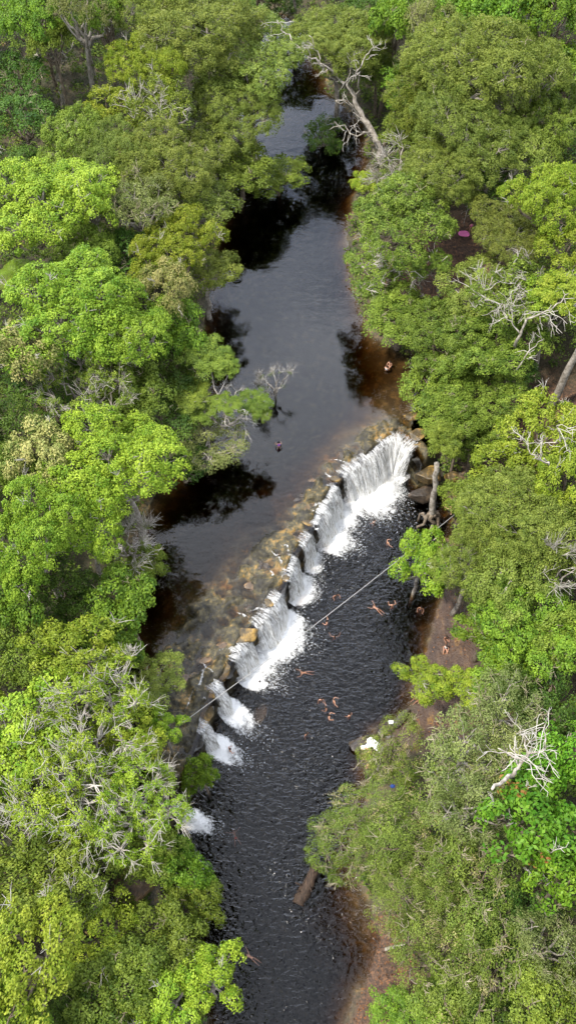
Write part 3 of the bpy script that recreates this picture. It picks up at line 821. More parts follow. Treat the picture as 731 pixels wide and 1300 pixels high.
limb_tree('bright_boughed_tree', 'tree with a bare white bough lying on yellow green foliage at middle right', (700,610), 7,
    [(698,590,17), (690,582,19.5)],
    [((696,590,19.5),(672,575,21),.13), ((672,575,21),(668,560,21),.07), ((711,560,19),(706,540,21),.1)],
    None, 'bark', None, 8, .2)
# spreading tree reaching over the river from the left bank
limb_tree('spreading_river_tree', 'spreading tree with flat leafy platforms leaning out over the middle river', (240,560), 6,
    [(252,550,8), (270,545,9.5), (290,540,10.5)],
    [((290,540,10.5),(322,518,12),.2), ((290,540,10.5),(268,470,15),.18), ((280,542,10),(248,508,13),.18), ((290,540,10.5),(285,510,14),.14), ((290,535,10.5),(300,492,13),.14), ((292,540,10.5),(325,530,9),.12)],
    None, 'bark', [(262,452,15.5,27,'mid',.55), (282,462,15,18,'mid',.5), (243,498,13.5,22,'mid',.5), (252,523,12.5,18,'mid',.5), (287,513,13.5,15,'mid',.5), (320,512,12.5,18,'mid',.55), (330,522,12,13,'mid',.5), (228,478,12,18,'mid',.5)], 9, .38)
# stilt rooted trunk beside the right end of the falls
def stilt():
    b = P(545, 664, .4); t = P(554, 588, 10.5); root = empty('stilt_rooted_tree', b); d = t-b; g = np.random.default_rng(4)
    T = Tubes(); T.add(curve_pts(np.array([0, 0, 1.5]), d, 10, .008, 0, g), np.linspace(.36, .27, 10), 10); obj('trunk', T.mesh('trunk', M['bark']), root)
    for k in range(6):
        a = k*PI/3+.4; e = np.array([math.cos(a)*1.5, math.sin(a)*1.5, -1.0]); R1 = Tubes()
        R1.add(curve_pts(np.array([math.cos(a)*.2, math.sin(a)*.2, 2.2]), e, 7, .05, .10, g), np.linspace(.26, .12, 7), 6); obj('root', R1.mesh('stilt_root', M['bark_dark']), root)
    pr = PROTO['mid'][-1]; c = obj('crown', pr['crown'], root); c.location = tuple(d+np.array([.6, 1.6, 1.6-pr['H']*.6])); c.scale = (.6, .6, .6)
    tag(root, 'tree on forked stilt roots with a pale trunk beside the right end of the falls', 'tree')
stilt()
# palm
def palm(px, py, z, label, s=1.0):
    t = P(px, py, z); b = np.array([t[0]+.4, t[1]+.3, 0]); b[2] = hz(b[0], b[1]); root = empty('palm_tree', b); d = t-b; g = np.random.default_rng(2)
    T = Tubes(); T.add(curve_pts(np.array([0, 0, -.3]), d, 9, .015, 0, g), np.linspace(.2, .14, 9), 8); obj('trunk', T.mesh('palm_trunk', M['bark']), root)
    for k in range(15):
        a = k*2.4; el = g.uniform(.1, .9); n = 16; tt = np.linspace(0, 1, n); Ln = 2.8*s
        hx = tt*Ln*math.cos(el*.6); z_ = tt*Ln*math.sin(el)-tt**2*Ln*.75
        sp = np.stack([math.cos(a)*hx, math.sin(a)*hx, z_], -1)+d
        side = np.array([-math.sin(a), math.cos(a), 0]); V = []; Fq = []
        for i in range(1, n):
            for sg in (-1, 1):
                w = .75*math.sin(PI*(.12+.8*tt[i]))*s; p0 = sp[i]; dirv = norm(sp[i]-sp[i-1])
                tip = p0+side*sg*w+dirv*w*.6-np.array([0, 0, w*.35]); q = len(V)
                V += [p0-dirv*.05, p0+dirv*.05, tip+dirv*.02, tip-dirv*.02]; Fq.append([q, q+1, q+2, q+3])
        obj('frond', mesh_np('frond', np.array(V), np.array(Fq), M['lime'], False, {'tint': np.full(len(V), .3)}), root)
    tag(root, label, 'palm')
palm(22, 348, 17, 'small fan palm with drooping fronds at the left edge')

# ------------------------------------------------------------------ undergrowth
def undergrowth():
    g = np.random.default_rng(11); n = 24000
    x = g.uniform(-62, 62, n); y = g.uniform(-8, 178, n)
    h, at, sl, su, land = terrain(x, y, True)
    px = 365.5+F*x/((y*FW[1])+(h-CAMZ)*FW[2])
    k = (np.minimum(sl, su) > -.2+g.uniform(0, .9, n)) & (at['slab'] < .2) & (at['soil'] < .35) & (seg_dist(x, y, crest, False) > 2.2)
    x, y, h, dd = x[k], y[k], h[k], np.minimum(sl, su)[k]
    ht = np.minimum(.8+dd*.6, 5.5)*g.uniform(0, 1, len(x))**1.1*(fbm(x*.12, y*.12, 3, 41)*1.6)+.15
    c = np.stack([x, y, h+ht], -1); per = 24; m_ = len(c); id_ = np.repeat(np.arange(m_), per)
    rnd = g.normal(size=(m_*per, 3)); rnd = norm(rnd)*g.uniform(.2, 1, (m_*per, 1))**.5
    cr = g.uniform(.45, .95, m_)[id_][:, None]
    pos = c[id_]+rnd*cr*np.array([1, 1, .6]); nr = norm(rnd*.5+np.array([0, 0, 1])+g.normal(size=rnd.shape)*.45)
    ti = np.clip(g.normal(.4, .22, m_)[id_]+g.normal(0, .12, m_*per), 0, 1)
    me = leaf_mesh('undergrowth', pos, nr, .36, .5, ti, M['under'], g)
    tag(obj('undergrowth', me), 'dense dark green undergrowth of shrubs and saplings under the trees', 'undergrowth', kind='stuff')
undergrowth()

def litter():
    g = np.random.default_rng(21); V = []
    bb = [(beach_poly, 1700), (slab_poly, 500)]
    for poly, n in bb:
        lo, hi = poly.min(0)-1, poly.max(0)+1; x = g.uniform(lo[0], hi[0], n); y = g.uniform(lo[1], hi[1], n)
        h, at, sl, su, land = terrain(x, y, True); k = (sl > .1) & (fbm(x*.8, y*.8, 3, 2) > .42); V.append(np.stack([x, y, h+.05], -1)[k])
    c = np.concatenate(V); n = len(c)
    me = leaf_mesh('fallen_leaves', c, np.array([0, 0, 1.])+g.normal(size=(n, 3))*.35, .24, .55, g.uniform(0, 1, n), leaf_mat('leaf_fallen', (.07, .035, .02), (.42, .19, .08)), g)
    tag(obj('fallen_leaves', me), 'rusty fallen leaves scattered over the bank soil and rock slab', 'leaf litter', kind='stuff')
litter()

# ------------------------------------------------------------------ rocks
def rock(px, py, z, rx, ry, rz, mat, label, rot=0, seed=1, name='boulder', cat='rock', group='boulders of the rock shelf', flat=.5):
    import bmesh
    bm = bmesh.new(); bmesh.ops.create_icosphere(bm, subdivisions=4, radius=1)
    v = np.array([q.co for q in bm.verts])
    g = np.random.default_rng(seed)
    for k in range(16):                     # planar fractures
        d = norm(g.normal(size=3)*np.array([1, 1, .7])); lim = g.uniform(.42, .78); pr = v@d; v = v-np.maximum(pr-lim, 0)[:, None]*d*.92
    v = v*(1.12+.22*(fbm(v[:, 0]*2+seed, v[:, 1]*2+v[:, 2]*1.3, 4, seed)[:, None]-.5))
    v[:, 2] = np.minimum(v[:, 2], flat+(v[:, 2]-flat)*.3)
    for q, c in zip(bm.verts, v): q.co = Vector(c*np.array([rx, ry, rz]))
    me = bpy.data.meshes.new('boulder'); bm.to_mesh(me); bm.free(); me.materials.append(M[mat])
    me.polygons.foreach_set('use_smooth', np.zeros(len(me.polygons), dtype=bool))
    o = obj(name, me); c = P(px, py, z); o.location = tuple(c); o.rotation_euler = (0, 0, R_(rot))
    return tag(o, label, cat, group)
rock(304,806,4.35,2.0,1.25,.6,'ochre','largest flat ochre boulder on the rock shelf above the middle cascade',20,1)
rock(283,852,3.9,1.25,1.5,1.25,'ochre','ochre wedge shaped block between two cascades at the shelf edge',10,2)
rock(258,872,4.1,1.9,1.35,.75,'ochre','ochre and brown boulder just above the rope near the spout cascade',-35,3)
rock(252,912,3.3,1.5,1.6,1.65,'ochre','ochre block under the rope at the left end of the cascades',5,4)
rock(340,766,4.35,.55,.75,.55,'ochre','small ochre boulder in the gap beside the middle cascade',30,5)
rock(362,734,4.4,.6,.5,.4,'ochre','small bright orange boulder at the shelf edge between two cascades',0,6)
rock(387,662,4.42,.9,.55,.3,'ochre','long orange boulder on the shelf left of the second cascade',-30,7)
rock(373,684,4.42,.7,.6,.3,'ochre','brown orange slab on the shelf left of the third cascade',-10,8)
rock(404,632,4.42,.45,.6,.3,'ochre','small rusty boulder in the shallow flow upstream of the second cascade',10,9)
rock(425,609,4.42,.6,.5,.35,'ochre','golden boulder beside the left end of the widest fall',10,10)
rock(232,862,4.3,1.2,1.3,.5,'brownrock','brown boulder at the left bank end of the shelf',0,11)
rock(330,905,-.75,1.5,1.0,.5,'darkrock','submerged brown boulder in the pool below the spout cascade',60,12)
rock(285,820,4.4,1.2,.8,.35,'brownrock','olive brown slab left of the largest ochre boulder',25,13)
rock(322,742,4.42,1.0,.7,.28,'brownrock','low brown slab in the shelf rapids above the middle cascade',25,14)
rock(262,838,4.4,1.3,.7,.32,'brownrock','dark brown slab with water parting round it on the shelf',30,15)
rock(240,940,3.2,1.2,1.2,1.4,'darkrock','dark block above the lowest big cascade',0,16)
rock(545,606,3.0,2.0,1.3,1.2,'ochre','ochre rock wall right of the widest fall, left of the pale trunk',0,17)
rock(538,628,1.4,1.7,1.2,1.0,'darkrock','dark wet ledge at the right foot of the widest fall',15,18)
rock(572,606,3.2,1.1,1.0,1.0,'ochre','small orange rock right of the pale trunk',0,19)
rock(565,692,.5,1.7,1.5,1.0,'brownrock','brown rock between the pale trunk roots and the lone lime tree',0,20)
rock(575,645,1.4,1.3,1.1,.9,'darkrock','dark wet rock under the person at the rope end',0,21)
for k, (x, y, a, b, c, lab) in enumerate([(458,946,1.5,1.0,.7,'dark rounded rock at the water with two white bundles on it'), (486,928,1.6,.8,.75,'dark rock at the foot of the brown slab'), (497,940,.9,.8,.6,'small dark rock behind the white cloth'), (478,968,1.0,1.2,.6,'dark rock at the water edge beside the person reaching down'), (508,915,1.9,.55,.8,'long curved dark rock rim of the brown slab')]):
    rock(x, y, .25, a, b, c, 'darkrock', lab, (0, 25, 0, 40, 42)[k], 30+k, group='dark rocks at the pool edge')
rock(168,1128,2.2,2.6,2.4,2.2,'brownrock','big grey brown boulder on the left bank beside the shaded cove',10,40,group='boulders on the banks')
rock(532,552,4.6,1.3,.9,.5,'ochre','orange rock at the right end of the river lip under the trees',0,41,group='boulders on the banks')
rock(522,528,4.55,1.0,.8,.4,'ochre','orange rock at the edge of the shallow brown water',30,42,group='boulders on the banks')
g = np.random.default_rng(55)
def shelf_stones():
    for k in range(18):
        u = g.uniform(.05, .95)*(nc-1); i = int(u); c = crest[i]+(crest[min(i+1, nc-1)]-crest[i])*(u-i)-down[i]*g.uniform(.3, 3.6)
        me = SM[k % 3]; o = obj('stone', me); s = g.uniform(.2, .55); o.scale = (s*1.3, s, s*.6); o.rotation_euler = (0, 0, g.uniform(0, 6)); o.location = (c[0], c[1], ZU-.08)
        tag(o, 'small wet stone poking through the thin flow on the rock shelf', 'stone', 'small stones of the rock shelf')
SM = []
for k in range(3):
    o = rock(0, 0, 0, 1, 1, .8, ('brownrock', 'darkrock', 'darkrock')[k], 'x', 0, 60+k); SM.append(o.data); bpy.data.objects.remove(o)
shelf_stones()

# ------------------------------------------------------------------ waterfalls
def resample(p, n):
    p = np.asarray(p, float); d = np.r_[0, np.cumsum(np.linalg.norm(np.diff(p, axis=0), axis=1))]; t = np.linspace(0, d[-1], n)
    return np.stack([np.interp(t, d, p[:, k]) for k in range(p.shape[1])], -1), t
def waterfall(pts, out, splash, label, seed, edge=.25, close=.475, seaward=None, drop=ZU, lip=None):
    g = np.random.default_rng(seed)
    c = np.array([P(x, y, drop)[:2] for x, y in pts]); n = max(8, int(np.linalg.norm(np.diff(c, axis=0), axis=1).sum()/.16))
    c, s = resample(c, n); t = norm(np.gradient(c, axis=0)); kk = max(3, n//8) | 1
    nm = np.stack([-t[:, 1], t[:, 0]], -1)
    if (nm@np.array([.7, -.7])).mean() < 0: nm = -nm
    pad = np.pad(nm, ((kk, kk), (0, 0)), 'edge'); nm = norm(np.stack([np.convolve(pad[:, i], np.ones(2*kk+1)/(2*kk+1), 'valid') for i in range(2)], -1))
    if seaward is not None: nm = norm(nm*.35+norm(np.array(seaward, float)))
    b0 = P(365, 650, 0); root = empty('waterfall', (c[n//2][0], c[n//2][1], 0)); org = np.array([c[n//2][0], c[n//2][1], 0])
    nv = 22; v = np.linspace(0, 1, nv)
    jit = np.interp(np.arange(n), np.arange(0, n+6, 5)[:len(np.arange(0, n+6, 5))], g.normal(0, .16, len(np.arange(0, n+6, 5))))
    eo = np.clip(np.minimum(s, s[-1]-s)/1.1, 0, 1); ow = out*(.45+.55*eo)*(1+jit+.25*(fbm(s*.5, s*0+seed, 3, seed)-.5))
    # from the shelf, over the lip, down the parabola
    hs = np.where(v < .12, (v/.12-1)*.9, 0)[None, :]+np.where(v > .12, (v-.12)/.88, 0)[None, :]*ow[:, None]
    zz = np.where(v < .12, .03, -(np.maximum(v-.12, 0)/.88)**1.6*(drop+.1))[None, :]+drop+.04+0*s[:, None]
    ruff = (fbm(s[:, None]*2.2, v[None, :]*2+seed, 3, seed)-.5)*.5*np.clip(v*3, 0, 1)[None, :]
    XY = c[:, None, :]+nm[:, None, :]*(hs+ruff)[..., None]
    V = np.concatenate([XY, zz[..., None]], -1).reshape(-1, 3)-org
    ii = np.arange(n*nv).reshape(n, nv); Fq = np.stack([ii[:-1, :-1], ii[:-1, 1:], ii[1:, 1:], ii[1:, :-1]], -1).reshape(-1, 4)
    e = np.minimum(s, s[-1]-s); fe = np.clip(e/max(.35, s[-1]*.08), 0, 1)
    fade = (close-.04*(1-np.clip(v/.2, 0, 1)))[None, :]+.22*v[None, :]**2+.12*(fbm(s*1.1, s*0+seed*3.3, 3, 12)-.5)[:, None]-(1-fe[:, None])*edge
    uv = np.stack([np.broadcast_to(s[:, None], (n, nv)), np.broadcast_to(v[None, :]*drop, (n, nv))], -1).reshape(-1, 2)
    obj('curtain', mesh_np('curtain', V, Fq, M['curtain'], True, {'fade': fade.ravel()}, uv), root)
    # a second, inner layer of falling water
    V2 = V.copy(); nm3 = np.repeat(nm, nv, 0); V2[:, :2] -= nm3*.22; obj('curtain', mesh_np('curtain', V2, Fq, M['curtain'], True, {'fade': fade.ravel()-.02}, uv+np.array([37.3, 3])), root)
    # churned foam apron on the pool
    m2 = 20; w = np.linspace(-.5, 1, m2)
    reach = splash*(.55+1.0*fbm(s*.9, s*0, 3, seed+5))
    ext = np.concatenate([[-2, -1], np.zeros(n-4), [1, 2]]) if n > 8 else np.zeros(n)
    base = c+nm*ow[:, None]
    XYf = base[:, None, :]+nm[:, None, :]*(w[None, :]*reach[:, None])[..., None]
    XYf = XYf+(t*np.linspace(-1, 1, n)[:, None]*splash*.25)[:, None, :]*np.clip(w+.5, 0, 1)[None, :, None]
    zf = .05+.55*np.exp(-(w/.38)**2)[None, :]*fbm(XYf[..., 0]*1.5, XYf[..., 1]*1.5, 3, seed)*splash*.4
    Vf = np.concatenate([XYf, zf[..., None]], -1).reshape(-1, 3)-org
    i2 = np.arange(n*m2).reshape(n, m2); F2 = np.stack([i2[:-1, :-1], i2[1:, :-1], i2[1:, 1:], i2[:-1, 1:]], -1).reshape(-1, 4)
    ff = .86-.56*np.clip(w, 0, 1)[None, :]**1.0+.25*(fbm(s*1.6, s*0, 3, seed+3)-.5)[:, None]-.25*np.clip(-w*1.6, 0, 1)[None, :]-(1-fe[:, None])*.35
    obj('foam', mesh_np('foam', Vf, F2, M['foam'], True, {'fade': ff.ravel()}), root)
    # spray: countless drops thrown up at the foot
    k = int(s[-1]*420*min(1.5, splash/2)); i = g.integers(0, n, k); a = np.abs(g.normal(0, .48, k))
    p = np.concatenate([base[i]+nm[i]*(a*reach[i]*1.25)[:, None]+t[i]*g.normal(0, .3, k)[:, None], (np.abs(g.normal(0, .38, k))*np.exp(-a)+.04)[:, None]], -1)-org
    dr = norm(np.concatenate([nm[i]+g.normal(0, .5, (k, 2)), g.uniform(.1, .8, (k, 1))], -1)); sz = g.uniform(.015, .06, k)[:, None]; ln = sz*g.uniform(1.5, 6, (k, 1))
    o1 = norm(np.cross(dr, g.normal(size=(k, 3)))); o2 = np.cross(dr, o1)
    vs = np.stack([p-dr*ln*.5, p+o1*sz*.5, p+o2*sz*.5, p-o1*sz*.5-o2*sz*.3, p+dr*ln*.5], 1).reshape(-1, 3); q = np.arange(k)[:, None]*5
    tr = np.concatenate([q+np.array([[0, 1, 2]]), q+np.array([[0, 2, 3]]), q+np.array([[0, 3, 1]]), q+np.array([[4, 2, 1]]), q+np.array([[4, 3, 2]]), q+np.array([[4, 1, 3]])], 0)
    so_ = obj('spray', mesh_np('spray', vs, tr, M['spray']), root); so_['kind'] = 'stuff'
    tag(root, label, 'waterfall', 'cascades along the rock shelf')
waterfall([(527,578),(519,566),(510,561),(497,558),(484,567),(470,581),(456,591),(441,599),(432,611)], 1.9, 3.0, 'widest and highest curtain of white water at the right end of the shelf', 1)
waterfall([(430,614),(420,632),(409,649),(400,671)], 1.5, 2.2, 'second curtain of white water, left of the widest one', 2)
waterfall([(397,675),(390,688),(383,699)], 1.1, 1.3, 'small narrow fall between the second curtain and the tall thin one', 3)
waterfall([(378,704),(372,720),(366,742)], 1.2, 1.7, 'tall thin fall at the middle of the curved shelf', 4)
waterfall([(360,750),(350,765),(336,787),(322,801)], 1.7, 2.4, 'slanting curtain just above where the rope crosses white water', 5)
waterfall([(318,806),(306,824),(296,844)], 1.5, 2.2, 'fanned fall directly below the rope at the largest ochre boulder', 6)
waterfall([(281,864),(270,882)], 2.4, 3.3, 'single spout cascade bursting wide between ochre blocks', 7, edge=.12, seaward=(1, -.9))
waterfall([(264,914),(256,936)], 2.1, 2.8, 'lowest big cascade beside the fresh green crown', 8, edge=.12, seaward=(1, -.6))
waterfall([(226,1016),(216,1032)], 3.2, 2.6, 'smallest cascade slipping out below the trees on the left bank', 9, edge=.12, seaward=(1, -.35), drop=2.6)
# thin white runnels on the shelf
def runnels():
    V, Fq, fa = [], [], []
    g = np.random.default_rng(8)
    L_ = [[(250,848),(256,842),(268,852),(275,860)], [(262,845),(258,858),(254,868),(252,880)], [(246,878),(240,890),(236,902)], [(300,778),(312,782),(325,786)], [(318,776),(330,772),(338,776)],
          [(278,826),(290,824),(300,830)], [(352,706),(358,712),(354,722)], [(345,700),(350,706),(358,704)], [(420,583),(430,584),(440,589)], [(396,668),(402,672),(408,668)], [(254,892),(260,888),(266,890)],
          [(368,700),(362,694),(356,694)], [(412,600),(420,605),(428,606)], [(340,722),(346,730),(342,738)]]
    for ln in L_:
        p = np.array([P(x, y, ZU) for x, y in ln]); p, s = resample(p, 24); p[:, :2] += (fbm(s*1.5, s*0+ln[0][0], 3, 2)-.5)[:, None]*.35
        t = norm(np.gradient(p, axis=0)); nn = np.stack([-t[:, 1], t[:, 0], 0*t[:, 0]], -1)
        w = .20*np.sin(np.linspace(.15, PI-.1, 24))*g.uniform(.7, 1.3)
        hgt = np.maximum(terrain(p[:, 0], p[:, 1]), ZU)+.035
        for k, sd_ in enumerate((-1, 0, 1)):
            q = p+nn*(w*sd_)[:, None]; q[:, 2] = hgt+(.05 if sd_ == 0 else 0); V.append(q); fa.append(np.full(24, .48 if sd_ == 0 else .30))
        b = len(V)*24-72
        for r in range(2):
            for i in range(23): Fq.append([b+r*24+i, b+r*24+i+1, b+(r+1)*24+i+1, b+(r+1)*24+i])
    tag(obj('white_runnels', mesh_np('white_runnels', np.concatenate(V), np.array(Fq), M['foam'], True, {'fade': np.concatenate(fa)})), 'thin white runnels of fast water threading the rock shelf', 'white water', kind='stuff')
runnels()

# ------------------------------------------------------------------ rope, logs, cloths
def tube_obj(name, pts, rad, mat, label, cat, sides=8, group=None):
    T = Tubes(); T.add(np.array(pts), rad, sides); return tag(obj(name, T.mesh(name, M[mat])), label, cat, group)
a = P(577, 653, 4.0); b = P(205, 937, 7.5); tt = np.linspace(0, 1, 40)[:, None]; rp = a+(b-a)*tt; rp[:, 2] -= 1.0*np.sin(tt[:, 0]*PI)
tube_obj('rope', rp, .036, 'rope', 'long pale rope stretched diagonally across the pool from bank to bank', 'rope')
def log(p0, p1, r0, r1, mat, label, z0=.1, z1=.1, seed=1, stub=True):
    g = np.random.default_rng(seed); A = P(p0[0], p0[1], z0); B = P(p1[0], p1[1], z1); T = Tubes()
    T.add(curve_pts(A, B, 14, .012, 0, g), np.linspace(r0, r1, 14)*(1+g.normal(0, .11, 14)), 12)
    if stub:
        for k in range(4):
            s = A+(B-A)*g.uniform(.2, .8); T.add(np.array([s, s+np.array([g.normal()*.4, g.normal()*.4, r0*1.4])]), [.1, .05], 6)
    tag(obj('log', T.mesh('log', M[mat])), label, 'log')
log((378,1148), (402,1100), .62, .42, 'log', 'thick brown log lying half sunk in the pool at the lower centre', .05, .35, 3)
log((488,1205), (515,1198), .16, .12, 'bark', 'short pale branch lying on the leaf covered beach', .9, 1.3, 4, False)
def cloth(px, py, z, rx, ry, mat, label, name='cloth', cat='cloth', seed=1, thick=.05, rot=0):
    n = 14; g = np.random.default_rng(seed); c = P(px, py, z); u = np.linspace(-1, 1, n); U, V_ = np.meshgrid(u, u)
    x = U*rx*(1-.25*V_**2*g.uniform(.3, 1)); y = V_*ry*(1-.3*U**2*g.uniform(.2, 1)); cr, sr = math.cos(R_(rot)), math.sin(R_(rot))
    x, y = x*cr-y*sr, x*sr+y*cr
    gz = np.maximum(terrain(c[0]+x, c[1]+y), z-.15); zt = np.maximum(gz, z)+thick+.22*fbm(U*2.2+seed, V_*2.2, 3, seed)*min(rx, ry)
    top = np.stack([x+c[0], y+c[1], zt], -1).reshape(-1, 3); bot = top-np.array([0, 0, .035]); ii = np.arange(n*n).reshape(n, n)
    f1 = np.stack([ii[:-1, :-1], ii[:-1, 1:], ii[1:, 1:], ii[1:, :-1]], -1).reshape(-1, 4); f2 = f1[:, ::-1]+n*n
    bd = np.concatenate([ii[0, :], ii[1:, -1], ii[-1, -2::-1], ii[-2:0:-1, 0]]); b2 = np.roll(bd, -1)
    f3 = np.stack([b2, bd, bd+n*n, b2+n*n], -1)
    return tag(obj(name, mesh_np(name, np.concatenate([top, bot]), np.concatenate([f1, f2, f3]), M[mat], True)), label, cat)
cloth(476,946,.85,.95,.38,'white','long white cloth spread between the dark rocks at the water edge',rot=-42,seed=2)
cloth(496,917,1.0,.26,.2,'white','small square white cloth at the foot of the brown slab',seed=3)
cloth(587,303,7.9,.7,.5,'pink','pink cloth spread on the ground among the trees of the right bank',seed=4, thick=.6)
def bundle(px, py, z, r, mat, label, name='bag', cat='bag'):
    import bmesh
    bm = bmesh.new(); bmesh.ops.create_icosphere(bm, subdivisions=3, radius=1)
    for v in bm.verts:
        k = vnoise(np.array([v.co.x*3+px]), np.array([v.co.y*3+v.co.z*2]), 3)[0]; v.co = Vector((v.co.x*r*1.2, v.co.y*r*.9, (v.co.z*.6+.25*max(v.co.z, 0)*(1-abs(v.co.x)))*r))*(1+.25*(k-.5))
    me = bpy.data.meshes.new(name); bm.to_mesh(me); bm.free(); me.materials.append(M[mat]); o = obj(name, me); o.location = tuple(P(px, py, z)); tag(o, label, cat)
bundle(461,949,.82,.26,'white','left one of two white bundles on the dark rounded rock')
bundle(467,947,.84,.26,'white','right one of two white bundles on the dark rounded rock')
bundle(521,1313-20,1.3,.3,'white','pale bundle half hidden by the shrub at the bottom edge')
bundle(498,998,4.2,.2,'blue','small blue bundle under the straw twigged crowns')

# ------------------------------------------------------------------ people
def skin_mesh(name, V, E, R, mat, sub=2):
    me = bpy.data.meshes.new('tmp'); me.from_pydata([tuple(v) for v in V], E, []); me.update()
    o = bpy.data.objects.new('tmp', me); col.objects.link(o)
    md = o.modifiers.new('skin', 'SKIN'); md.use_smooth_shade = True; md.branch_smoothing = .4
    for k, r in enumerate(R):
        sv = me.skin_vertices[0].data[k]; sv.radius = (r, r) if not isinstance(r, tuple) else r; sv.use_root = (k == 0)
    ms = o.modifiers.new('sub', 'SUBSURF'); ms.levels = sub; ms.render_levels = sub
    dg = bpy.context.evaluated_depsgraph_get(); dg.update()
    out = bpy.data.meshes.new_from_object(o.evaluated_get(dg)); out.name = name
    bpy.data.objects.remove(o); bpy.data.meshes.remove(me)
    out.materials.clear(); out.materials.append(mat); return out
A_ = np.array
def person(loc, rz, pose, label, skin='skin', suit='black', top=None, long_hair=False, s=1.0, tilt=None):
    """pose: joints in metres, z = 0 on the ground or the water line, facing +y"""
    J = {k: A_(v, float) for k, v in POSES[pose].items()}
    V, E, R = [], [], []
    def add(p, r, parent=None):
        V.append(p); R.append(r); k = len(V)-1
        if parent is not None: E.append((parent, k))
        return k
    pel = add(J['pelvis'], .125); sp = add(J['pelvis']*.5+J['chest']*.5, .115, pel); ch = add(J['chest'], .14, sp)
    nb = add(J['chest']+(J['neck']-J['chest'])*.8, .07, ch); nk = add(J['neck'], .055, nb)
    hd = J['head']; ax = norm(hd-J['neck']); h1 = add(J['neck']+(hd-J['neck'])*.55, .075, nk); h2 = add(hd, .098, h1); h3 = add(hd+ax*.085, .07, h2)
    fdir = A_(J['face']); fdir = norm(fdir-ax*(fdir@ax)); add(hd-ax*.015+fdir*.112, .014, h2)
    rt = norm(np.cross(fdir, ax))
    for sgn, sd_ in ((1, 'r'), (-1, 'l')):
        add(hd+rt*sgn*.098-ax*.01, .018, h2)                       # ear
        sh = add(J['sh'+sd_], .058, ch); el = add(J['el'+sd_], .042, sh); wr = add(J['wr'+sd_], .028, el)
        d = norm(J['wr'+sd_]-J['el'+sd_]); o_ = norm(np.cross(d, A_([.2, .1, 1.0]))); pm = add(J['wr'+sd_]+d*.065, .034, wr)
        up_ = np.cross(o_, d)
        for q in range(4):
            k1 = J['wr'+sd_]+d*(.115)+o_*(q-1.5)*.022; a1 = add(k1, .010, pm); ln = (.032, .040, .037, .028)[q]
            a2 = add(k1+d*ln-up_*.006, .009, a1); add(k1+d*ln*1.75-up_*.022, .0075, a2)
        t1 = add(J['wr'+sd_]+d*.045-o_*.045, .011, pm); add(J['wr'+sd_]+d*.085-o_*.068-up_*.01, .009, t1)
        hp = add(J['hp'+sd_], .098, pel); kn = add(J['kn'+sd_], .062, hp); cf = add(J['kn'+sd_]*.62+J['an'+sd_]*.38, .060, kn); an = add(J['an'+sd_], .038, cf)
        ft = add(J['to'+sd_], .034, an)
    body = skin_mesh('person_body', V, E, R, M[skin], 1)
    o = obj('person', body); o.location = tuple(loc); o.rotation_euler = (0, 0, rz); o.scale = (s, s, s)
    if tilt: o.rotation_euler = (tilt[0], tilt[1], rz)
    tag(o, label, 'person', 'bathers and visitors at the falls')
    # hair
    import bmesh
    bm = bmesh.new(); bmesh.ops.create_icosphere(bm, subdivisions=3, radius=.118)
    bmesh.ops.delete(bm, geom=[v for v in bm.verts if (A_(v.co)@fdir > .045 and A_(v.co)@ax < .06) or A_(v.co)@ax < -.07], context='VERTS')
    for v in bm.verts: v.co = Vector(A_(v.co)*(1+.06*math.sin(v.co.x*90)*math.cos(v.co.y*70))+hd+ax*.012-fdir*.008)
    me = bpy.data.meshes.new('hair'); bm.to_mesh(me); bm.free(); me.materials.append(M['hair']); obj('hair', me, o)
    if long_hair:
        T = Tubes(); q = hd-fdir*.07; T.add(np.array([q+ax*.05, q-fdir*.05-ax*.06, q-fdir*.05-ax*.2, q-fdir*.04-ax*.3]), [.07, .085, .07, .02], 8); obj('hair', T.mesh('long_hair', M['hair']), o)
    # trunks / bikini bottom
    pts = [J['pelvis']+ (J['chest']-J['pelvis'])*.12, J['pelvis']]; VV = [pts[1], pts[0]]; EE = [(0, 1)]; RR = [.138, .128]
    for sd_ in 'rl':
        VV.append(J['hp'+sd_]); RR.append(.112); EE.append((0, len(VV)-1)); VV.append(J['hp'+sd_]+(J['kn'+sd_]-J['hp'+sd_])*.35); RR.append(.098); EE.append((len(VV)-2, len(VV)-1))
    obj('swimwear', skin_mesh('swimwear', VV, EE, RR, M[suit], 1), o)
    if top:
        c0 = J['chest']; VV = [c0, c0*.5+J['pelvis']*.5, c0*.2+J['pelvis']*.8, J['shr'], J['shl'], c0+(J['neck']-c0)*.6]
        obj('shirt', skin_mesh('shirt', VV, [(0, 1), (1, 2), (0, 3), (0, 4), (0, 5)], [.155, .135, .14, .075, .075, .085], M[top], 1), o)
    return o
def body_pose(pel, chest, neck, head, face, sh=.19, arms=((.45, .15, 0), (.6, .3, 0)), legs=((.1, .05, -.45), (.1, 0, -.9)), sharp=None, hipw=.1, armsl=None, legsl=None, side=(1, 0, 0), foot=(0, .16, -.02)):
    pel, chest, neck, head, side = map(lambda q: A_(q, float), (pel, chest, neck, head, side)); d = dict(pelvis=pel, chest=chest, neck=neck, head=head, face=face)
    for sg, k, ar, lg in ((1, 'r', arms, legs), (-1, 'l', armsl or arms, legsl or legs)):
        m_ = A_([sg, 1, 1]) if side[0] == 1 else A_([1, 1, 1])
        shp = chest+(neck-chest)*.45+side*sg*sh; d['sh'+k] = shp; d['el'+k] = shp+A_(ar[0])*m_; d['wr'+k] = shp+A_(ar[1])*m_
        hp = pel+side*sg*hipw-(chest-pel)*.12; d['hp'+k] = hp; d['kn'+k] = hp+A_(lg[0])*m_; d['an'+k] = hp+A_(lg[1])*m_; d['to'+k] = hp+(A_(lg[1])+A_(foot))*m_
    return d
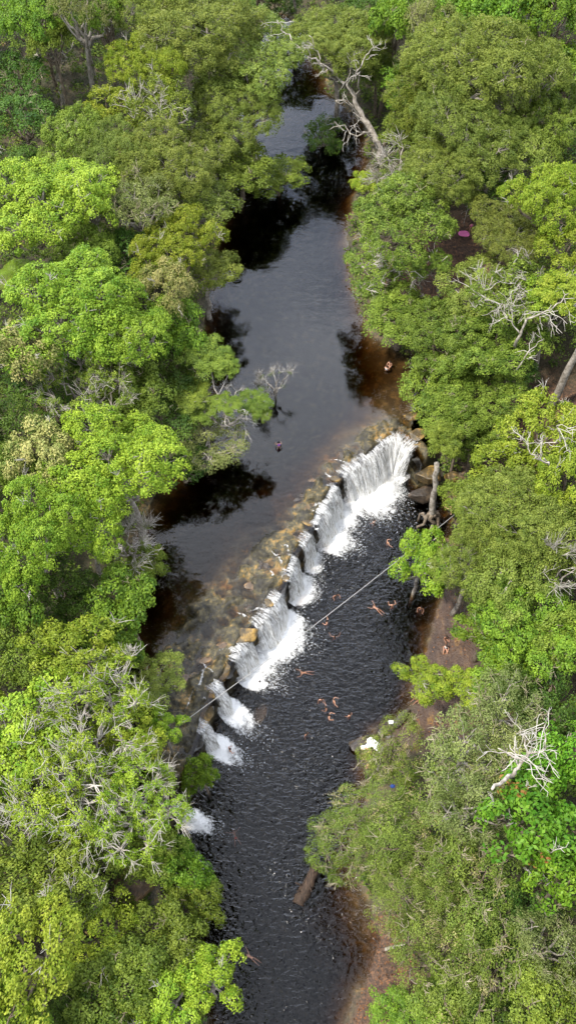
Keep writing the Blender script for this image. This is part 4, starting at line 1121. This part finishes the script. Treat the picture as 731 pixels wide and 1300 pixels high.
POSES = {
    'tread': body_pose((0, -.05, -.62), (0, 0, -.16), (0, .02, .02), (0, .04, .17), (0, 1, 0), arms=((.24, .12, -.12), (.34, .36, -.08)), legs=((.08, .22, -.38), (.1, .02, -.75))),
    'chin':  body_pose((0, -.05, -.50), (0, 0, -.04), (0, .02, .14), (0, .05, .28), (0, 1, 0), arms=((.20, .06, -.06), (.16, .32, -.05)), legs=((.06, .1, -.4), (.06, .0, -.8))),
    'turn':  body_pose((.05, -.05, -.50), (0, 0, -.04), (0, .02, .14), (.03, .04, .28), (.5, 1, 0), arms=((.24, -.02, -.05), (.44, .12, -.08)), armsl=((.14, .16, -.08), (.02, .34, -.10)), legs=((.06, .1, -.4), (.06, .0, -.8))),
    'still': body_pose((0, -.05, -.50), (0, 0, -.05), (0, .02, .13), (0, .05, .27), (0, 1, 0), arms=((.10, .02, -.24), (.16, .18, -.38)), legs=((.06, .1, -.4), (.06, .0, -.8))),
    'waist': body_pose((0, 0, -.05), (0, .03, .4), (0, .05, .58), (0, .08, .74), (0, 1, 0), arms=((.2, .04, -.2), (.16, .25, -.3)), legs=((.05, .05, -.44), (.05, 0, -.85))),
    'float': body_pose((0, -.25, -.06), (0, .22, -.02), (0, .42, .04), (0, .57, .09), (0, 0, 1), arms=((.27, .06, .0), (.50, .20, .02)), legs=((.12, -.42, -.04), (.24, -.80, -.03)), foot=(.02, -.12, .03)),
    'swim':  body_pose((0, -.25, -.04), (0, .22, .0), (0, .42, .05), (0, .56, .11), (0, .5, -.8), arms=((.16, .24, .0), (.30, .48, .0)), armsl=((.20, .16, -.04), (.24, .42, -.06)), legs=((.03, -.42, -.12), (.0, -.82, -.20)), legsl=((.08, -.4, -.14), (.12, -.76, -.26)), foot=(0, -.14, .0)),
    'stand': body_pose((0, 0, .93), (0, .02, 1.33), (0, .03, 1.49), (0, .06, 1.63), (0, 1, 0), arms=((.08, .02, -.28), (.10, .10, -.52)), legs=((.03, .04, -.42), (.04, .0, -.83)), foot=(.02, .16, -.03)),
    'wade':  body_pose((0, 0, .50), (0, .04, .90), (0, .06, 1.06), (0, .10, 1.2), (0, 1, 0), arms=((.16, .10, -.22), (.12, .34, -.28)), legs=((.05, .06, -.42), (.06, .0, -.83)), foot=(.02, .16, -.03)),
    'sit':   body_pose((0, 0, .12), (0, -.06, .54), (0, -.03, .71), (0, .02, .85), (0, 1, 0), arms=((.10, .12, -.22), (.04, .36, -.22)), legs=((.08, .40, .20), (.08, .62, -.12)), foot=(.02, .17, -.02)),
    'reach': body_pose((0, 0, .80), (0, .28, 1.05), (0, .42, 1.12), (0, .56, 1.13), (0, .7, -.7), arms=((.10, .22, -.10), (.06, .48, -.05)), legs=((.06, .16, -.34), (.05, -.02, -.70)), foot=(.02, .16, -.03)),
}
PEOPLE = [
 # px, py, z, rz, pose, label, skin, suit, top, long hair
 (475,662,0,40,'still','bather with head up nearest the foot of the widest fall','skin','black',None,0),
 (492,688,0,-70,'turn','bather with both arms out, second below the widest fall','skin','blue',None,0),
 (426,756,0,200,'chin','bather alone just above the rope in mid pool','skin_dark','black',None,0),
 (415,790,0,80,'turn','bather with one arm out just below the rope beside white water','skin','red',None,0),
 (425,808,0,0,'tread','bather facing upstream, below the rope in mid pool','skin_dark','navy',None,1),
 (477,772,-.12,55,'swim','swimmer stretched in a curve on the black water left of the pair near the slab','skin','black',None,0),
 (498,768,0,10,'chin','bather raising both arms in the water right of the stretched swimmer','skin','red',None,0),
 (533,776,-.3,160,'wade','bather wading in the shallows at the top of the brown slab','skin_dark','navy',None,0),
 (386,854,-.32,95,'swim','swimmer just under the surface in mid pool, above the group of five','skin','black',None,0),
 (408,888,0,180,'still','top left head of the group of five bathers','skin','black',None,1),
 (424,889,0,-80,'turn','top right bather of the group of five','skin','blue',None,0),
 (414,899,0,100,'turn','middle bather of the group of five','skin_dark','black',None,0),
 (418,909,0,-100,'chin','bottom bather of the group of five','skin','red',None,1),
 (444,908,0,30,'still','right hand bather of the group of five, a little apart','skin','navy',None,0),
 (389,932,0,220,'still','bather alone below the group of five','skin_dark','black',None,0),
 (330,866,0,150,'chin','bather in the foam at the foot of the fanned fall under the rope','skin_dark','black',None,0),
 (292,954,0,-60,'waist','bather standing in the foam of the lowest big cascade','skin','red',None,0),
 (298,1060,-.35,20,'float','reddish swimmer under water right of the smallest cascade','skin_dark','red',None,0),
 (318,1215,-.1,60,'swim','swimmer with a bent arm at the lower left of the pool','skin','black',None,0),
 (282,1203,0,200,'chin','bather beside the grey twigs at the lower left of the pool','skin_dark','navy',None,0),
 (354,570,4.2,10,'wade','person in a purple top standing in the calm river above the falls','skin','black','purple',0),
 (494,465,4.35,150,'sit','person sitting in the shallow brown water below the trees','skin','white',None,0),
 (490,471,4.35,-30,'sit','person in white leaning over in the shallow brown water','skin','black','white',0),
 (565,812,None,200,'sit','person sitting on the brown slab above the one in pink','skin_dark','black',None,0),
 (565,824,None,170,'sit','person in a pink and white top sitting on the brown slab','skin','pink','white',1),
 (530,888,None,120,'sit','left one of the pair sitting under the small lime tree','skin_dark','black',None,0),
 (537,886,None,150,'sit','right one of the pair sitting under the small lime tree','skin','navy',None,0),
 (555,918,None,220,'sit','person sitting alone at the bottom of the brown slab','skin_dark','pink',None,1),
 (573,652,2.2,60,'reach','person bending over the rope at its right end','skin','black',None,0),
 (470,956,.6,100,'reach','person bending beside the white cloth on the dark rocks','skin','black',None,0),
 (467,976,.3,20,'stand','person standing at the water edge below the dark rocks','skin','red',None,0),
 (524,1006,None,40,'sit','person sitting under the straw twigged crowns','skin','black',None,0),
 (442,328,4.6,180,'sit','person sitting on the drooping twigs at the right bank upstream','skin','red',None,0),
 (501,343,None,20,'stand','person standing under the trees at the right bank upstream','skin','pink',None,0),
 (596,296,None,20,'stand','person standing beside the pink cloth in the forest','skin','black','pink',0),
]
for (px, py, z, rz, pose, lab, sk, su_, tp, lh) in PEOPLE:
    if z is None:
        c = P(px, py, 1)
        for _ in range(6): c = P(px, py, hz(c[0], c[1]))
        z = c[2]-.02
    person(P(px, py, z), R_(rz), pose, lab, sk, su_, tp, lh, .86 if pose in ('swim', 'float') else 1.0)

# ------------------------------------------------------------------ sky and light
w = bpy.data.worlds.new('World'); scene.world = w; w.use_nodes = True; nt = w.node_tree; N = nt.nodes; L = nt.links; N.clear()
out = N.new('ShaderNodeOutputWorld'); bg = N.new('ShaderNodeBackground'); sky = N.new('ShaderNodeTexSky'); sky.sky_type = 'NISHITA'; sky.sun_disc = False
SUN_EL, SUN_AZ = R_(62), R_(-105)      # azimuth from +y towards +x
sky.sun_elevation = SUN_EL; sky.sun_rotation = SUN_AZ; sky.dust_density = 2.5; sky.air_density = 1.2
tc = N.new('ShaderNodeTexCoord'); mp = N.new('ShaderNodeMapping'); mp.inputs['Scale'].default_value = (1.3, 1.3, 2.2); L.new(tc.outputs['Generated'], mp.inputs['Vector'])
cn = N.new('ShaderNodeTexNoise'); cn.inputs['Scale'].default_value = 2.2; cn.inputs['Detail'].default_value = 7; cn.inputs['Roughness'].default_value = .6; L.new(mp.outputs[0], cn.inputs['Vector'])
cr = ramp(N, [(.30, (0, 0, 0)), (.50, (1, 1, 1))]); L.new(cn.outputs['Fac'], cr.inputs[0])
cc_ = ramp(N, [(.35, (7.2, 8.0, 9.8)), (.65, (12.2, 12.6, 13.6))]); L.new(cn.outputs['Fac'], cc_.inputs[0])
# sky scaled brighter towards upstream, added to lift the upper river's reflection
sx = N.new('ShaderNodeSeparateXYZ'); L.new(tc.outputs['Generated'], sx.inputs[0])
gl = N.new('ShaderNodeMapRange'); gl.interpolation_type = 'SMOOTHSTEP'; gl.inputs['From Min'].default_value = .30; gl.inputs['From Max'].default_value = .75; gl.inputs['To Min'].default_value = 1.0; gl.inputs['To Max'].default_value = 3.0
L.new(sx.outputs['Y'], gl.inputs['Value']); vm = N.new('ShaderNodeVectorMath'); vm.operation = 'SCALE'
L.new(mixc(N, L, cr.outputs[0], sky.outputs[0], cc_.outputs[0]), vm.inputs[0]); L.new(gl.outputs[0], vm.inputs['Scale']); L.new(vm.outputs[0], bg.inputs['Color']); bg.inputs['Strength'].default_value = .10
L.new(bg.outputs[0], out.inputs['Surface'])
sun = bpy.data.lights.new('sun', 'SUN'); sun.energy = 4.0; sun.angle = R_(4); sun.color = (1, .95, .86)
so = bpy.data.objects.new('sun', sun); col.objects.link(so)
sd_ = Vector((math.cos(SUN_EL)*math.sin(SUN_AZ), math.cos(SUN_EL)*math.cos(SUN_AZ), math.sin(SUN_EL)))
so.rotation_euler = sd_.to_track_quat('Z', 'Y').to_euler(); so.location = (0, 40, 120)
vs = scene.view_settings; vs.view_transform = 'Standard'; vs.look = 'None'; vs.gamma = 1; vs.use_curve_mapping = False; vs.exposure = 0.65
scene.cycles.max_bounces = 6; scene.cycles.transparent_max_bounces = 16; scene.cycles.volume_bounces = 0
scene.cycles.diffuse_bounces = 3; scene.cycles.glossy_bounces = 2; scene.cycles.transmission_bounces = 3
scene.cycles.sample_clamp_direct = 5; scene.cycles.caustics_reflective = False; scene.cycles.caustics_refractive = False
